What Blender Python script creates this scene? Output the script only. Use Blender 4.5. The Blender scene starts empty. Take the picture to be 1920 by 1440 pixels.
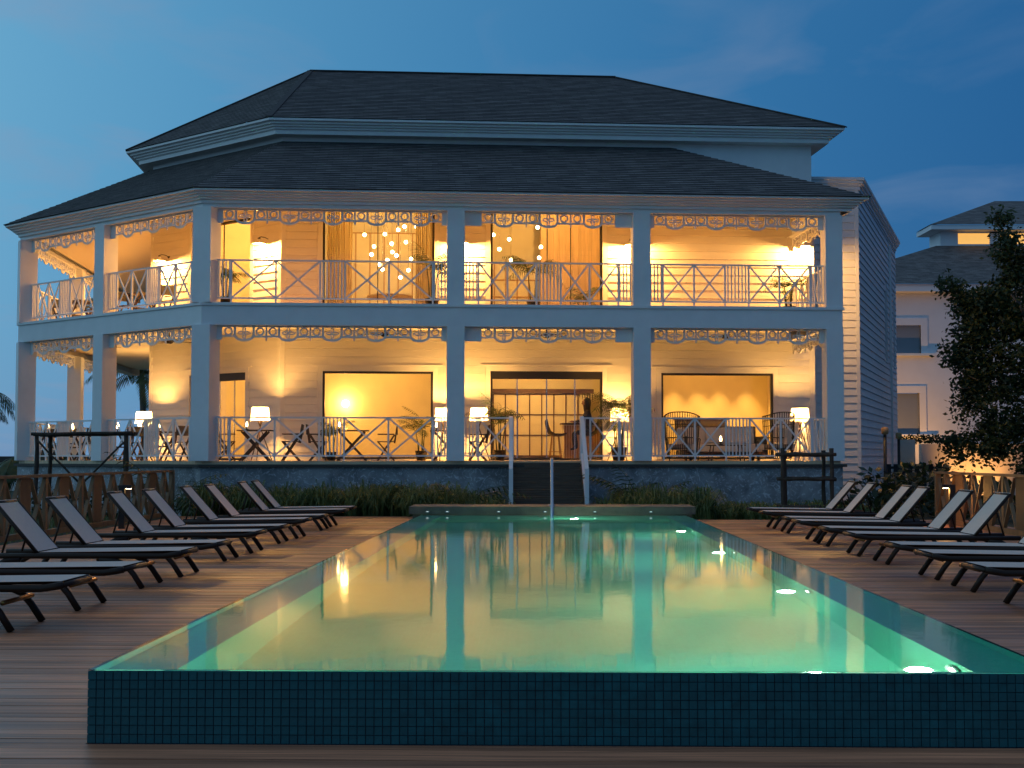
import bpy, math, random
from mathutils import Vector, Matrix
random.seed(7)
SC = bpy.context.scene
COL = SC.collection
R = math.radians

# ------------------------------------------------------------------ camera
cam_data = bpy.data.cameras.new('camera')
cam = bpy.data.objects.new('camera', cam_data)
COL.objects.link(cam)
cam_data.sensor_width = 36.0
cam_data.lens = 50.0
cam_data.clip_end = 2000
cam.location = (0, 0, 1.25)
cam.rotation_euler = (R(90 + 2.94), 0, 0)
SC.camera = cam

# ------------------------------------------------------------------ world: dusk sky
world = bpy.data.worlds.new('World')
SC.world = world
world.use_nodes = True

def build_sky():
    nt = world.node_tree
    N, L = nt.nodes, nt.links
    bg = N['Background']
    tc = N.new('ShaderNodeTexCoord')
    sep = N.new('ShaderNodeSeparateXYZ')
    L.new(tc.outputs['Generated'], sep.inputs[0])

    def m(op, a, b=None, c=None, clamp=False):
        n = N.new('ShaderNodeMath'); n.operation = op; n.use_clamp = clamp
        for i, v in enumerate((a, b, c)):
            if v is None: continue
            if isinstance(v, (int, float)): n.inputs[i].default_value = v
            else: L.new(v, n.inputs[i])
        return n.outputs[0]
    # azimuth: the afterglow lies to the west (-X, slightly ahead)
    a = m('MINIMUM', m('MULTIPLY', sep.outputs[0], -1.0), 0.46)
    el = m('MAXIMUM', sep.outputs[2], 0.0)
    comb = N.new('ShaderNodeCombineColor')
    for i, (base, k) in enumerate(((0.0515, 2.9), (0.220, 1.70), (0.442, 0.98))):
        L.new(m('MULTIPLY', m('POWER', 2.71828, m('MULTIPLY', a, k)), base), comb.inputs[i])
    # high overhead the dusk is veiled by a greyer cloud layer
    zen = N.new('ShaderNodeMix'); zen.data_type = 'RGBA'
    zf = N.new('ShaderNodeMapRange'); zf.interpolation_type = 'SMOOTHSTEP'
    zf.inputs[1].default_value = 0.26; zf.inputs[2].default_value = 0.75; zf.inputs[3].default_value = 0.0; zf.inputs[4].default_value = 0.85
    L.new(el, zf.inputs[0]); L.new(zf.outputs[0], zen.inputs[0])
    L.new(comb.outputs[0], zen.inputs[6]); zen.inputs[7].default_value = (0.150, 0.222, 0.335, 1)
    # grey lavender band over the horizon
    hz = N.new('ShaderNodeMix'); hz.data_type = 'RGBA'
    L.new(m('MULTIPLY', m('POWER', 2.71828, m('MULTIPLY', el, -16.0)), 0.8), hz.inputs[0])
    L.new(zen.outputs[2], hz.inputs[6])
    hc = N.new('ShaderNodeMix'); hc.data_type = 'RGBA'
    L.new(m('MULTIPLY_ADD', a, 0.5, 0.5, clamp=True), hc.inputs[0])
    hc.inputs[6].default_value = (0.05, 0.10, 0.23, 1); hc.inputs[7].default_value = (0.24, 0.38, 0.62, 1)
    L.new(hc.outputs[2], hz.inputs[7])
    # physical sky of a sun just under the horizon mixed in
    sky = N.new('ShaderNodeTexSky'); sky.sky_type = 'NISHITA'; sky.sun_disc = False
    sky.sun_elevation = R(-2.0); sky.sun_rotation = R(-85); sky.ozone_density = 4.0
    mx = N.new('ShaderNodeMix'); mx.data_type = 'RGBA'; mx.inputs[0].default_value = 0.05
    L.new(hz.outputs[2], mx.inputs[6]); L.new(sky.outputs[0], mx.inputs[7])
    # thin clouds on a flat layer
    inv = m('DIVIDE', 1.0, m('ADD', el, 0.10))
    cv = N.new('ShaderNodeCombineXYZ')
    L.new(m('MULTIPLY', sep.outputs[0], inv), cv.inputs[0]); L.new(m('MULTIPLY', sep.outputs[1], inv), cv.inputs[1])
    nz = N.new('ShaderNodeTexNoise'); nz.inputs['Scale'].default_value = 2.1; nz.inputs['Detail'].default_value = 9
    nz.inputs['Roughness'].default_value = 0.52; nz.inputs['Distortion'].default_value = 0.6
    mp = N.new('ShaderNodeMapping'); mp.inputs['Scale'].default_value = (1.0, 0.8, 1); mp.inputs['Location'].default_value = (2.3, 0.4, 0)
    L.new(cv.outputs[0], mp.inputs[0]); L.new(mp.outputs[0], nz.inputs['Vector'])
    cf = m('MULTIPLY', m('MULTIPLY', m('SUBTRACT', nz.outputs[0], 0.50), 3.6, clamp=True), 0.62)
    cl = N.new('ShaderNodeMix'); cl.data_type = 'RGBA'
    L.new(cf, cl.inputs[0]); L.new(mx.outputs[2], cl.inputs[6])
    cc = N.new('ShaderNodeMix'); cc.data_type = 'RGBA'
    L.new(m('MULTIPLY_ADD', a, 0.9, 0.5, clamp=True), cc.inputs[0])
    cc.inputs[6].default_value = (0.05, 0.15, 0.33, 1); cc.inputs[7].default_value = (0.28, 0.36, 0.50, 1)
    L.new(cc.outputs[2], cl.inputs[7])
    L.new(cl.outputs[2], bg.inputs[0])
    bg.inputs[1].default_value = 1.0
build_sky()

sun_data = bpy.data.lights.new('dusk_sun', 'SUN')
sun = bpy.data.objects.new('dusk_sun', sun_data)
COL.objects.link(sun)
sun_data.energy = 0.08
sun_data.angle = R(40)
sun_data.color = (0.75, 0.88, 1.0)
sun.rotation_euler = (R(62), 0, R(-80))

SC.view_settings.view_transform = 'Standard'
SC.view_settings.look = 'None'
SC.view_settings.exposure = 0.0
SC.view_settings.gamma = 1.0
cy = SC.cycles
cy.use_denoising = True
cy.max_bounces = 8; cy.diffuse_bounces = 4; cy.glossy_bounces = 4; cy.transmission_bounces = 6; cy.transparent_max_bounces = 12
cy.caustics_reflective = False; cy.caustics_refractive = True
cy.sample_clamp_indirect = 4.0
cy.use_light_tree = True

# ------------------------------------------------------------------ mesh helpers
class MB:
    def __init__(s): s.v = []; s.f = []; s.uv = None
    def add(s, vs, fs):
        b = len(s.v); s.v += [tuple(q) for q in vs]; s.f += [tuple(i + b for i in f) for f in fs]
        return s
    def box(s, x0, x1, y0, y1, z0, z1):
        return s.add([(x0,y0,z0),(x1,y0,z0),(x1,y1,z0),(x0,y1,z0),(x0,y0,z1),(x1,y0,z1),(x1,y1,z1),(x0,y1,z1)],
                     [(0,3,2,1),(4,5,6,7),(0,1,5,4),(1,2,6,5),(2,3,7,6),(3,0,4,7)])
    def bar(s, a, b, w, h=None, up=(0,0,1)):
        h = h or w
        a, b = Vector(a), Vector(b); d = (b - a).normalized(); u = Vector(up)
        if abs(d.dot(u)) > .98: u = Vector((1,0,0)) if abs(d.x) < .9 else Vector((0,1,0))
        x = d.cross(u).normalized(); y = x.cross(d).normalized()
        vs = []
        for q in (a, b):
            for sx, sy in ((-1,-1),(1,-1),(1,1),(-1,1)): vs.append(q + x*sx*w/2 + y*sy*h/2)
        return s.add(vs, [(0,1,2,3),(7,6,5,4),(0,4,5,1),(1,5,6,2),(2,6,7,3),(3,7,4,0)])
    def tube(s, pts, r, n=8, closed=False, caps=True):
        pts = [Vector(p) for p in pts]; rr = r if isinstance(r, (list, tuple)) else [r]*len(pts)
        b = len(s.v); m = len(pts); px = None
        for i, p in enumerate(pts):
            if closed: d = pts[(i+1) % m] - pts[i-1]
            else: d = pts[min(i+1, m-1)] - pts[max(i-1, 0)]
            d.normalize()
            if px is None:
                u = Vector((0,0,1)) if abs(d.z) < .9 else Vector((1,0,0))
                x = d.cross(u).normalized()
            else:
                x = (px - d*px.dot(d)).normalized()
            px = x; y = d.cross(x)
            for k in range(n):
                a = 2*math.pi*k/n
                s.v.append(tuple(p + (x*math.cos(a) + y*math.sin(a))*rr[i]))
        for i in range(m if closed else m-1):
            j = (i+1) % m
            for k in range(n):
                l = (k+1) % n
                s.f.append((b+i*n+k, b+i*n+l, b+j*n+l, b+j*n+k))
        if caps and not closed:
            s.f.append(tuple(b+k for k in range(n))[::-1]); s.f.append(tuple(b+(m-1)*n+k for k in range(n)))
        return s
    def lathe(s, prof, n=16, c=(0,0,0)):
        b = len(s.v); m = len(prof)
        for (r, z) in prof:
            for k in range(n):
                a = 2*math.pi*k/n
                s.v.append((c[0]+r*math.cos(a), c[1]+r*math.sin(a), c[2]+z))
        for i in range(m-1):
            for k in range(n):
                l = (k+1) % n
                s.f.append((b+i*n+k, b+i*n+l, b+(i+1)*n+l, b+(i+1)*n+k))
        return s
    def prism(s, poly, z0, z1):
        n = len(poly)
        return s.add([(p[0],p[1],z0) for p in poly] + [(p[0],p[1],z1) for p in poly],
                     [tuple(range(n))[::-1], tuple(range(n, 2*n))] + [(i,(i+1)%n,(i+1)%n+n,i+n) for i in range(n)])
    def slab(s, poly3, t):
        """polygon of 3D points (top), thickened straight down by t"""
        n = len(poly3)
        return s.add([tuple(p) for p in poly3] + [(p[0],p[1],p[2]-t) for p in poly3],
                     [tuple(range(n)), tuple(range(n, 2*n))[::-1]] + [((i+1)%n,i,i+n,(i+1)%n+n) for i in range(n)])
    def mesh(s, name, mat, smooth=False):
        me = bpy.data.meshes.new(name); me.from_pydata(s.v, [], s.f); 
        if mat is not None: me.materials.append(mat)
        if s.uv is not None:
            l = me.uv_layers.new(name='UVMap')
            for p in me.polygons:
                for li, vi in zip(p.loop_indices, p.vertices): l.data[li].uv = s.uv[vi]
        if smooth:
            for p in me.polygons: p.use_smooth = True
        me.update()
        return me
    def build(s, name, mat, parent=None, smooth=False, **k):
        return link(name, s.mesh(name, mat, smooth), parent, **k)

def link(name, data, parent=None, loc=None, rot=None, kind=None, label=None):
    o = bpy.data.objects.new(name, data); COL.objects.link(o)
    if parent is not None: o.parent = parent
    if loc: o.location = loc
    if rot: o.rotation_euler = rot
    if kind: o['kind'] = kind
    if label: o['label'] = label
    return o
def tag(o, label, cat, group=None):
    o['label'] = label; o['category'] = cat
    if group: o['group'] = group
    return o
def thing(name, label, cat, loc=(0,0,0), rz=0, group=None):
    return tag(link(name, None, loc=loc, rot=(0,0,rz)), label, cat, group)
def copy_tree(o, parent=None):
    c = o.copy(); COL.objects.link(c); c.parent = parent
    for ch in o.children: copy_tree(ch, c)
    return c
def lamp(name, parent, loc, power, color, radius=.05, kind='POINT', rot=None, size=None, spot=None, blend=.6):
    d = bpy.data.lights.new(name, kind); d.energy = power; d.color = color
    if kind == 'AREA': d.size = size or .5
    else: d.shadow_soft_size = radius
    if kind == 'SPOT': d.spot_size = spot; d.spot_blend = blend
    return link(name, d, parent, loc=loc, rot=rot)

# ------------------------------------------------------------------ materials
def mat(name, color, rough=.5, metal=0, spec=.5, emit=None, estr=0, noise=None, bump=None, trans=0, ior=None, coat=0):
    m = bpy.data.materials.new(name); m.use_nodes = True
    nt = m.node_tree; b = nt.nodes['Principled BSDF']
    b.inputs['Base Color'].default_value = (*color, 1); b.inputs['Roughness'].default_value = rough
    b.inputs['Metallic'].default_value = metal; b.inputs['Specular IOR Level'].default_value = spec
    if coat: b.inputs['Coat Weight'].default_value = coat; b.inputs['Coat Roughness'].default_value = .25
    if emit: b.inputs['Emission Color'].default_value = (*emit, 1); b.inputs['Emission Strength'].default_value = estr
    if trans: b.inputs['Transmission Weight'].default_value = trans
    if ior: b.inputs['IOR'].default_value = ior
    tc = None
    if noise or bump:
        tc = nt.nodes.new('ShaderNodeTexCoord')
    if noise:
        scale, amt, stretch = noise
        mp = nt.nodes.new('ShaderNodeMapping'); mp.inputs['Scale'].default_value = stretch
        nz = nt.nodes.new('ShaderNodeTexNoise'); nz.inputs['Scale'].default_value = scale; nz.inputs['Detail'].default_value = 5
        nt.links.new(tc.outputs['Object'], mp.inputs[0]); nt.links.new(mp.outputs[0], nz.inputs['Vector'])
        mr = nt.nodes.new('ShaderNodeMapRange'); mr.inputs[1].default_value = .25; mr.inputs[2].default_value = .75
        mr.inputs[3].default_value = 1-amt; mr.inputs[4].default_value = 1+amt
        nt.links.new(nz.outputs[0], mr.inputs[0])
        mx = nt.nodes.new('ShaderNodeMix'); mx.data_type = 'RGBA'; mx.blend_type = 'MULTIPLY'; mx.inputs[0].default_value = 1
        mx.inputs[6].default_value = (*color, 1); nt.links.new(mr.outputs[0], mx.inputs[7])
        nt.links.new(mx.outputs[2], b.inputs['Base Color'])
    if bump:
        scale, strength, stretch = bump
        mp = nt.nodes.new('ShaderNodeMapping'); mp.inputs['Scale'].default_value = stretch
        nz = nt.nodes.new('ShaderNodeTexNoise'); nz.inputs['Scale'].default_value = scale; nz.inputs['Detail'].default_value = 4
        nt.links.new(tc.outputs['Object'], mp.inputs[0]); nt.links.new(mp.outputs[0], nz.inputs['Vector'])
        bp = nt.nodes.new('ShaderNodeBump'); bp.inputs['Strength'].default_value = strength; bp.inputs['Distance'].default_value = .02
        nt.links.new(nz.outputs[0], bp.inputs['Height']); nt.links.new(bp.outputs[0], b.inputs['Normal'])
    return m

WARM = (1.0, .50, .125)
WARM2 = (1.0, .47, .11)
M = {}
M['white'] = mat('white_paint', (.80,.80,.79), .45, noise=(2.5,.05,(1,1,1)), bump=(60,.05,(1,1,1)))
M['siding'] = mat('siding_paint', (.80,.76,.68), .5, noise=(3,.06,(.4,1,2)), bump=(40,.08,(.2,1,1)))
M['siding_wing'] = mat('siding_paint_wing', (.74,.74,.73), .5, noise=(3,.07,(.4,1,2)), bump=(40,.08,(.2,1,1)))
M['ceiling'] = mat('ceiling_paint', (.80,.74,.62), .6)
M['porch_floor'] = mat('porch_floor', (.62,.45,.27), .4, noise=(4,.25,(.4,8,1)))
M['plinth_cap'] = mat('plinth_cap', (.045,.035,.028), .6)
M['dark_metal'] = mat('dark_metal', (.02,.018,.016), .4)
M['amber_wall'] = mat('amber_wall', (.76,.70,.44), .7, noise=(1.5,.08,(1,1,1)))
M['pale_wall'] = mat('pale_wall', (.80,.76,.60), .7, noise=(1.5,.06,(1,1,1)))
M['wood_panel'] = mat('wood_panel', (.66,.48,.29), .5, noise=(3,.22,(6,6,.4)))
M['brown_wood'] = mat('brown_wood', (.085,.045,.022), .5, noise=(6,.35,(1,1,1)))
M['furn_wood'] = mat('furniture_wood', (.07,.035,.016), .5, noise=(10,.3,(1,1,1)))
M['light_wood'] = mat('light_wood', (.45,.27,.12), .5, noise=(10,.2,(1,1,1)))
M['pole_wood'] = mat('pole_wood', (.055,.038,.026), .9, noise=(14,.5,(1,1,.3)), bump=(25,.8,(1,1,.3)))
M['fence_wood'] = mat('fence_wood', (.22,.125,.058), .6, noise=(6,.3,(1,1,.3)), bump=(40,.2,(1,1,.1)))
M['frame_brown'] = mat('lounger_frame', (.030,.015,.009), .45, spec=.25)
M['gold_reflection'] = mat('gold_reflection_bar', (.30,.16,.06), .32, metal=1)  # golden tint painted in for house light reflecting on the cross bars
M['sling'] = mat('sling_fabric', (.72,.56,.47), .75, noise=(30,.05,(1,1,1)), bump=(260,.15,(1,1,1)))
M['steel'] = mat('steel', (.55,.56,.58), .22, metal=1)
M['pot'] = mat('pot_black', (.018,.018,.018), .5)
M['soil'] = mat('soil', (.03,.02,.012), .95, noise=(20,.4,(1,1,1)))
M['cushion'] = mat('cushion_cloth', (.62,.52,.43), .9, noise=(20,.08,(1,1,1)))
M['cushion_dark'] = mat('cushion_dark', (.10,.09,.08), .9)
M['wicker'] = mat('wicker_cord', (.035,.028,.018), .7)
M['bulb'] = mat('bulb_glow', (1,.8,.5), .4, emit=(1,.72,.36), estr=22)
M['globe'] = mat('globe_glow', (1,.85,.6), .3, emit=(1,.74,.40), estr=24)
M['flame'] = mat('flame', (1,.7,.3), .4, emit=(1,.66,.26), estr=30)
M['enamel_in'] = mat('enamel_white', (.85,.82,.76), .35)
M['pool_lens'] = mat('pool_light_lens', (1,1,1), .3, emit=(.85,1,.86), estr=9)
M['marker_lens'] = mat('marker_lens', (1,1,1), .3, emit=(1,.85,.6), estr=.6)
M['dark_cloth'] = mat('dark_cloth', (.03,.028,.03), .9)
M['skin'] = mat('skin', (.36,.20,.13), .5)
M['hair'] = mat('hair', (.02,.014,.01), .6)
M['trunk'] = mat('bark', (.14,.11,.085), .9, noise=(12,.4,(1,1,.3)), bump=(20,.6,(1,1,.3)))
M['garden_wall'] = mat('garden_wall_render', (.72,.62,.54), .8, noise=(2,.08,(1,1,1)))
M['pane_dusk'] = mat('pane_dusk', (.22,.24,.27), .12)
M['lit_pane'] = mat('lit_clerestory', (.9,.55,.2), .5, emit=(1,.52,.12), estr=.85)
M['stair_wood'] = mat('stair_wood', (.10,.06,.035), .55, noise=(5,.35,(.5,6,6)), bump=(30,.3,(.2,1,1)))
M['coping'] = mat('coping_stone', (.14,.105,.075), .6, noise=(5,.25,(1,1,1)), bump=(30,.2,(1,1,1)))
M['ground'] = mat('garden_ground', (.028,.035,.016), .95, noise=(3,.5,(1,1,1)), bump=(8,.6,(1,1,1)))
M['path'] = mat('path_stone', (.22,.19,.16), .8, noise=(4,.2,(1,1,1)))

def glass_mat(name, rough=.01, tint=(1,1,1)):
    m = bpy.data.materials.new(name); m.use_nodes = True
    nt = m.node_tree; nt.nodes.clear()
    out = nt.nodes.new('ShaderNodeOutputMaterial'); tr = nt.nodes.new('ShaderNodeBsdfTransparent'); gl = nt.nodes.new('ShaderNodeBsdfGlossy')
    fr = nt.nodes.new('ShaderNodeFresnel'); fr.inputs[0].default_value = 1.5
    mx = nt.nodes.new('ShaderNodeMixShader')
    tr.inputs[0].default_value = (*tint, 1); gl.inputs[1].default_value = rough
    ge = nt.nodes.new('ShaderNodeNewGeometry'); sb = nt.nodes.new('ShaderNodeMath'); sb.operation = 'SUBTRACT'; sb.inputs[0].default_value = 1
    nt.links.new(ge.outputs['Backfacing'], sb.inputs[1])
    mu = nt.nodes.new('ShaderNodeMath'); mu.operation = 'MULTIPLY'; nt.links.new(fr.outputs[0], mu.inputs[0]); nt.links.new(sb.outputs[0], mu.inputs[1])
    nt.links.new(mu.outputs[0], mx.inputs[0]); nt.links.new(tr.outputs[0], mx.inputs[1]); nt.links.new(gl.outputs[0], mx.inputs[2])
    nt.links.new(mx.outputs[0], out.inputs[0])
    return m
M['glass'] = glass_mat('window_glass', .02, (.97,.96,.92))
M['lantern_glass'] = glass_mat('lantern_glass', .03)

def shade_mat(name='lamp_shade_cloth', dc=(.9,.88,.84,1), tcol=(.92,.88,.80,1), mixf=.55):
    m = bpy.data.materials.new(name); m.use_nodes = True
    nt = m.node_tree; nt.nodes.clear()
    out = nt.nodes.new('ShaderNodeOutputMaterial'); d = nt.nodes.new('ShaderNodeBsdfDiffuse'); t = nt.nodes.new('ShaderNodeBsdfTranslucent')
    mx = nt.nodes.new('ShaderNodeMixShader'); mx.inputs[0].default_value = mixf
    d.inputs[0].default_value = dc; t.inputs[0].default_value = tcol
    nt.links.new(d.outputs[0], mx.inputs[1]); nt.links.new(t.outputs[0], mx.inputs[2]); nt.links.new(mx.outputs[0], out.inputs[0])
    return m
M['shade'] = shade_mat()
M['curtain'] = shade_mat('curtain_cloth', (.80,.68,.42,1), (.80,.66,.36,1), .5)

def leaf_mat(name, c0, c1, transl=.3, rough=.5, scale=1.3):
    m = bpy.data.materials.new(name); m.use_nodes = True
    nt = m.node_tree; b = nt.nodes['Principled BSDF']
    tc = nt.nodes.new('ShaderNodeTexCoord'); nz = nt.nodes.new('ShaderNodeTexNoise'); nz.inputs['Scale'].default_value = scale; nz.inputs['Detail'].default_value = 6
    nt.links.new(tc.outputs['Object'], nz.inputs['Vector'])
    cr = nt.nodes.new('ShaderNodeMix'); cr.data_type = 'RGBA'; cr.inputs[6].default_value = (*c0,1); cr.inputs[7].default_value = (*c1,1)
    mr = nt.nodes.new('ShaderNodeMapRange'); mr.inputs[1].default_value = .35; mr.inputs[2].default_value = .65
    nt.links.new(nz.outputs[0], mr.inputs[0]); nt.links.new(mr.outputs[0], cr.inputs[0]); nt.links.new(cr.outputs[2], b.inputs['Base Color'])
    b.inputs['Roughness'].default_value = rough
    t = nt.nodes.new('ShaderNodeBsdfTranslucent'); nt.links.new(cr.outputs[2], t.inputs[0])
    mx = nt.nodes.new('ShaderNodeMixShader'); mx.inputs[0].default_value = transl
    out = nt.nodes['Material Output']
    nt.links.new(b.outputs[0], mx.inputs[1]); nt.links.new(t.outputs[0], mx.inputs[2]); nt.links.new(mx.outputs[0], out.inputs[0])
    return m
M['leaf_tree'] = leaf_mat('tree_leaves', (.026,.042,.014), (.075,.10,.030))
M['leaf_palm'] = leaf_mat('palm_leaves', (.030,.060,.018), (.085,.115,.035), scale=3)
M['leaf_grass'] = leaf_mat('grass_leaves', (.065,.105,.028), (.23,.26,.08), scale=2.2)
M['leaf_shrub'] = leaf_mat('shrub_leaves', (.015,.028,.012), (.040,.060,.022), scale=3)

def shingle_mat():
    m = bpy.data.materials.new('roof_shingles'); m.use_nodes = True
    nt = m.node_tree; b = nt.nodes['Principled BSDF']; N = nt.nodes; L = nt.links
    uv = N.new('ShaderNodeTexCoord')
    br = N.new('ShaderNodeTexBrick'); br.inputs['Color1'].default_value = (.10,.090,.088,1); br.inputs['Color2'].default_value = (.18,.162,.154,1)
    br.inputs['Mortar'].default_value = (.06,.055,.054,1); br.inputs['Scale'].default_value = 1; br.inputs['Mortar Size'].default_value = .006
    br.inputs['Brick Width'].default_value = .36; br.inputs['Row Height'].default_value = .16; br.inputs['Bias'].default_value = -.1
    br.offset = .37
    L.new(uv.outputs['UV'], br.inputs['Vector'])
    mp = N.new('ShaderNodeMapping'); mp.inputs['Scale'].default_value = (2.2, 14, 1)
    nz = N.new('ShaderNodeTexNoise'); nz.inputs['Scale'].default_value = 1; nz.inputs['Detail'].default_value = 4
    L.new(uv.outputs['UV'], mp.inputs[0]); L.new(mp.outputs[0], nz.inputs['Vector'])
    mr = N.new('ShaderNodeMapRange'); mr.inputs[1].default_value = .3; mr.inputs[2].default_value = .7; mr.inputs[3].default_value = .55; mr.inputs[4].default_value = 1.5
    L.new(nz.outputs[0], mr.inputs[0])
    mx = N.new('ShaderNodeMix'); mx.data_type = 'RGBA'; mx.blend_type = 'MULTIPLY'; mx.inputs[0].default_value = 1
    L.new(br.outputs[0], mx.inputs[6]); L.new(mr.outputs[0], mx.inputs[7]); L.new(mx.outputs[2], b.inputs['Base Color'])
    b.inputs['Roughness'].default_value = .85
    return m
M['shingle'] = shingle_mat()

def deck_mat():
    m = bpy.data.materials.new('deck_boards'); m.use_nodes = True
    nt = m.node_tree; b = nt.nodes['Principled BSDF']; N = nt.nodes; L = nt.links
    tc = N.new('ShaderNodeTexCoord'); sp = N.new('ShaderNodeSeparateXYZ'); L.new(tc.outputs['Object'], sp.inputs[0])
    fl = N.new('ShaderNodeMath'); fl.operation = 'MULTIPLY'; fl.inputs[1].default_value = 1/.104; L.new(sp.outputs[1], fl.inputs[0])
    fo = N.new('ShaderNodeMath'); fo.operation = 'FLOOR'; L.new(fl.outputs[0], fo.inputs[0])
    wn = N.new('ShaderNodeTexWhiteNoise'); wn.noise_dimensions = '1D'; L.new(fo.outputs[0], wn.inputs['W'])
    # grain
    cb = N.new('ShaderNodeCombineXYZ'); L.new(sp.outputs[0], cb.inputs[0]); L.new(sp.outputs[1], cb.inputs[1]); L.new(wn.outputs[0], cb.inputs[2])
    mp = N.new('ShaderNodeMapping'); mp.inputs['Scale'].default_value = (.9, 34, 20); L.new(cb.outputs[0], mp.inputs[0])
    nz = N.new('ShaderNodeTexNoise'); nz.inputs['Scale'].default_value = 1.6; nz.inputs['Detail'].default_value = 6; L.new(mp.outputs[0], nz.inputs['Vector'])
    nz2 = N.new('ShaderNodeTexNoise'); nz2.inputs['Scale'].default_value = .7; nz2.inputs['Detail'].default_value = 3; L.new(tc.outputs['Object'], nz2.inputs['Vector'])
    r1 = N.new('ShaderNodeMapRange'); r1.inputs[1].default_value = .3; r1.inputs[2].default_value = .7; r1.inputs[3].default_value = .5; r1.inputs[4].default_value = 1.35; L.new(nz.outputs[0], r1.inputs[0])
    r2 = N.new('ShaderNodeMapRange'); r2.inputs[3].default_value = .62; r2.inputs[4].default_value = 1.3; L.new(wn.outputs[0], r2.inputs[0])
    mu = N.new('ShaderNodeMath'); mu.operation = 'MULTIPLY'; L.new(r1.outputs[0], mu.inputs[0]); L.new(r2.outputs[0], mu.inputs[1])
    mx = N.new('ShaderNodeMix'); mx.data_type = 'RGBA'; mx.blend_type = 'MULTIPLY'; mx.inputs[0].default_value = 1
    mx.inputs[6].default_value = (.62,.255,.13,1); L.new(mu.outputs[0], mx.inputs[7]); L.new(mx.outputs[2], b.inputs['Base Color'])
    rr = N.new('ShaderNodeMapRange'); rr.inputs[1].default_value = .3; rr.inputs[2].default_value = .7; rr.inputs[3].default_value = .32; rr.inputs[4].default_value = .56; L.new(nz2.outputs[0], rr.inputs[0])
    L.new(rr.outputs[0], b.inputs['Roughness'])
    b.inputs['Specular IOR Level'].default_value = .40
    bp = N.new('ShaderNodeBump'); bp.inputs['Strength'].default_value = .35; bp.inputs['Distance'].default_value = .004
    L.new(nz.outputs[0], bp.inputs['Height']); L.new(bp.outputs[0], b.inputs['Normal'])
    return m
M['deck'] = deck_mat()

def tile_mat(name, c0, c1, pitch, grout, rough, offs=(0,0,0)):
    """mosaic: a colour of its own for each tile cell"""
    m = bpy.data.materials.new(name); m.use_nodes = True
    nt = m.node_tree; b = nt.nodes['Principled BSDF']; N = nt.nodes; L = nt.links
    tc = N.new('ShaderNodeTexCoord')
    sc_ = N.new('ShaderNodeVectorMath'); sc_.operation = 'SCALE'; sc_.inputs['Scale'].default_value = 1/pitch; L.new(tc.outputs['Object'], sc_.inputs[0])
    ad = N.new('ShaderNodeVectorMath'); ad.operation = 'ADD'; ad.inputs[1].default_value = offs; L.new(sc_.outputs[0], ad.inputs[0])
    fl = N.new('ShaderNodeVectorMath'); fl.operation = 'FLOOR'; L.new(ad.outputs[0], fl.inputs[0])
    wn = N.new('ShaderNodeTexWhiteNoise'); L.new(fl.outputs[0], wn.inputs['Vector'])
    nz = N.new('ShaderNodeTexNoise'); nz.inputs['Scale'].default_value = 2.2; L.new(tc.outputs['Object'], nz.inputs['Vector'])
    av = N.new('ShaderNodeMath'); av.operation = 'MULTIPLY_ADD'; av.inputs[1].default_value = .5; L.new(wn.outputs[0], av.inputs[0]); 
    hv = N.new('ShaderNodeMath'); hv.operation = 'MULTIPLY'; hv.inputs[1].default_value = .5; L.new(nz.outputs[0], hv.inputs[0]); L.new(hv.outputs[0], av.inputs[2])
    mx = N.new('ShaderNodeMix'); mx.data_type = 'RGBA'; mx.inputs[6].default_value = (*c0,1); mx.inputs[7].default_value = (*c1,1); L.new(av.outputs[0], mx.inputs[0])
    col = mx.outputs[2]
    if grout:
        fr = N.new('ShaderNodeVectorMath'); fr.operation = 'FRACTION'; L.new(ad.outputs[0], fr.inputs[0])
        s3 = N.new('ShaderNodeSeparateXYZ'); L.new(fr.outputs[0], s3.inputs[0])
        mn = None
        for i in (0,1):
            ab = N.new('ShaderNodeMath'); ab.operation = 'LESS_THAN'; ab.inputs[1].default_value = .09; L.new(s3.outputs[i], ab.inputs[0])
            if mn is None: mn = ab.outputs[0]
            else:
                q = N.new('ShaderNodeMath'); q.operation = 'MAXIMUM'; L.new(mn, q.inputs[0]); L.new(ab.outputs[0], q.inputs[1]); mn = q.outputs[0]
        g = N.new('ShaderNodeMix'); g.data_type = 'RGBA'; g.inputs[7].default_value = (*grout,1); L.new(mn, g.inputs[0]); L.new(col, g.inputs[6]); col = g.outputs[2]
    L.new(col, b.inputs['Base Color']); b.inputs['Roughness'].default_value = rough
    return m
M['tile_out'] = tile_mat('outer_mosaic', (.004,.050,.085), (.010,.120,.170), .037, None, .22)
M['tile_in'] = tile_mat('inner_mosaic', (.11,.62,.44), (.19,.74,.56), .037, (.26,.70,.54), .4, (.01,.01,.01))
M['tile_rim'] = tile_mat('rim_mosaic', (.10,.74,.60), (.18,.86,.72), .037, (.22,.74,.62), .4, (.01,.01,.01))
M['grout'] = mat('grout', (.003,.03,.045), .8)

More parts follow.
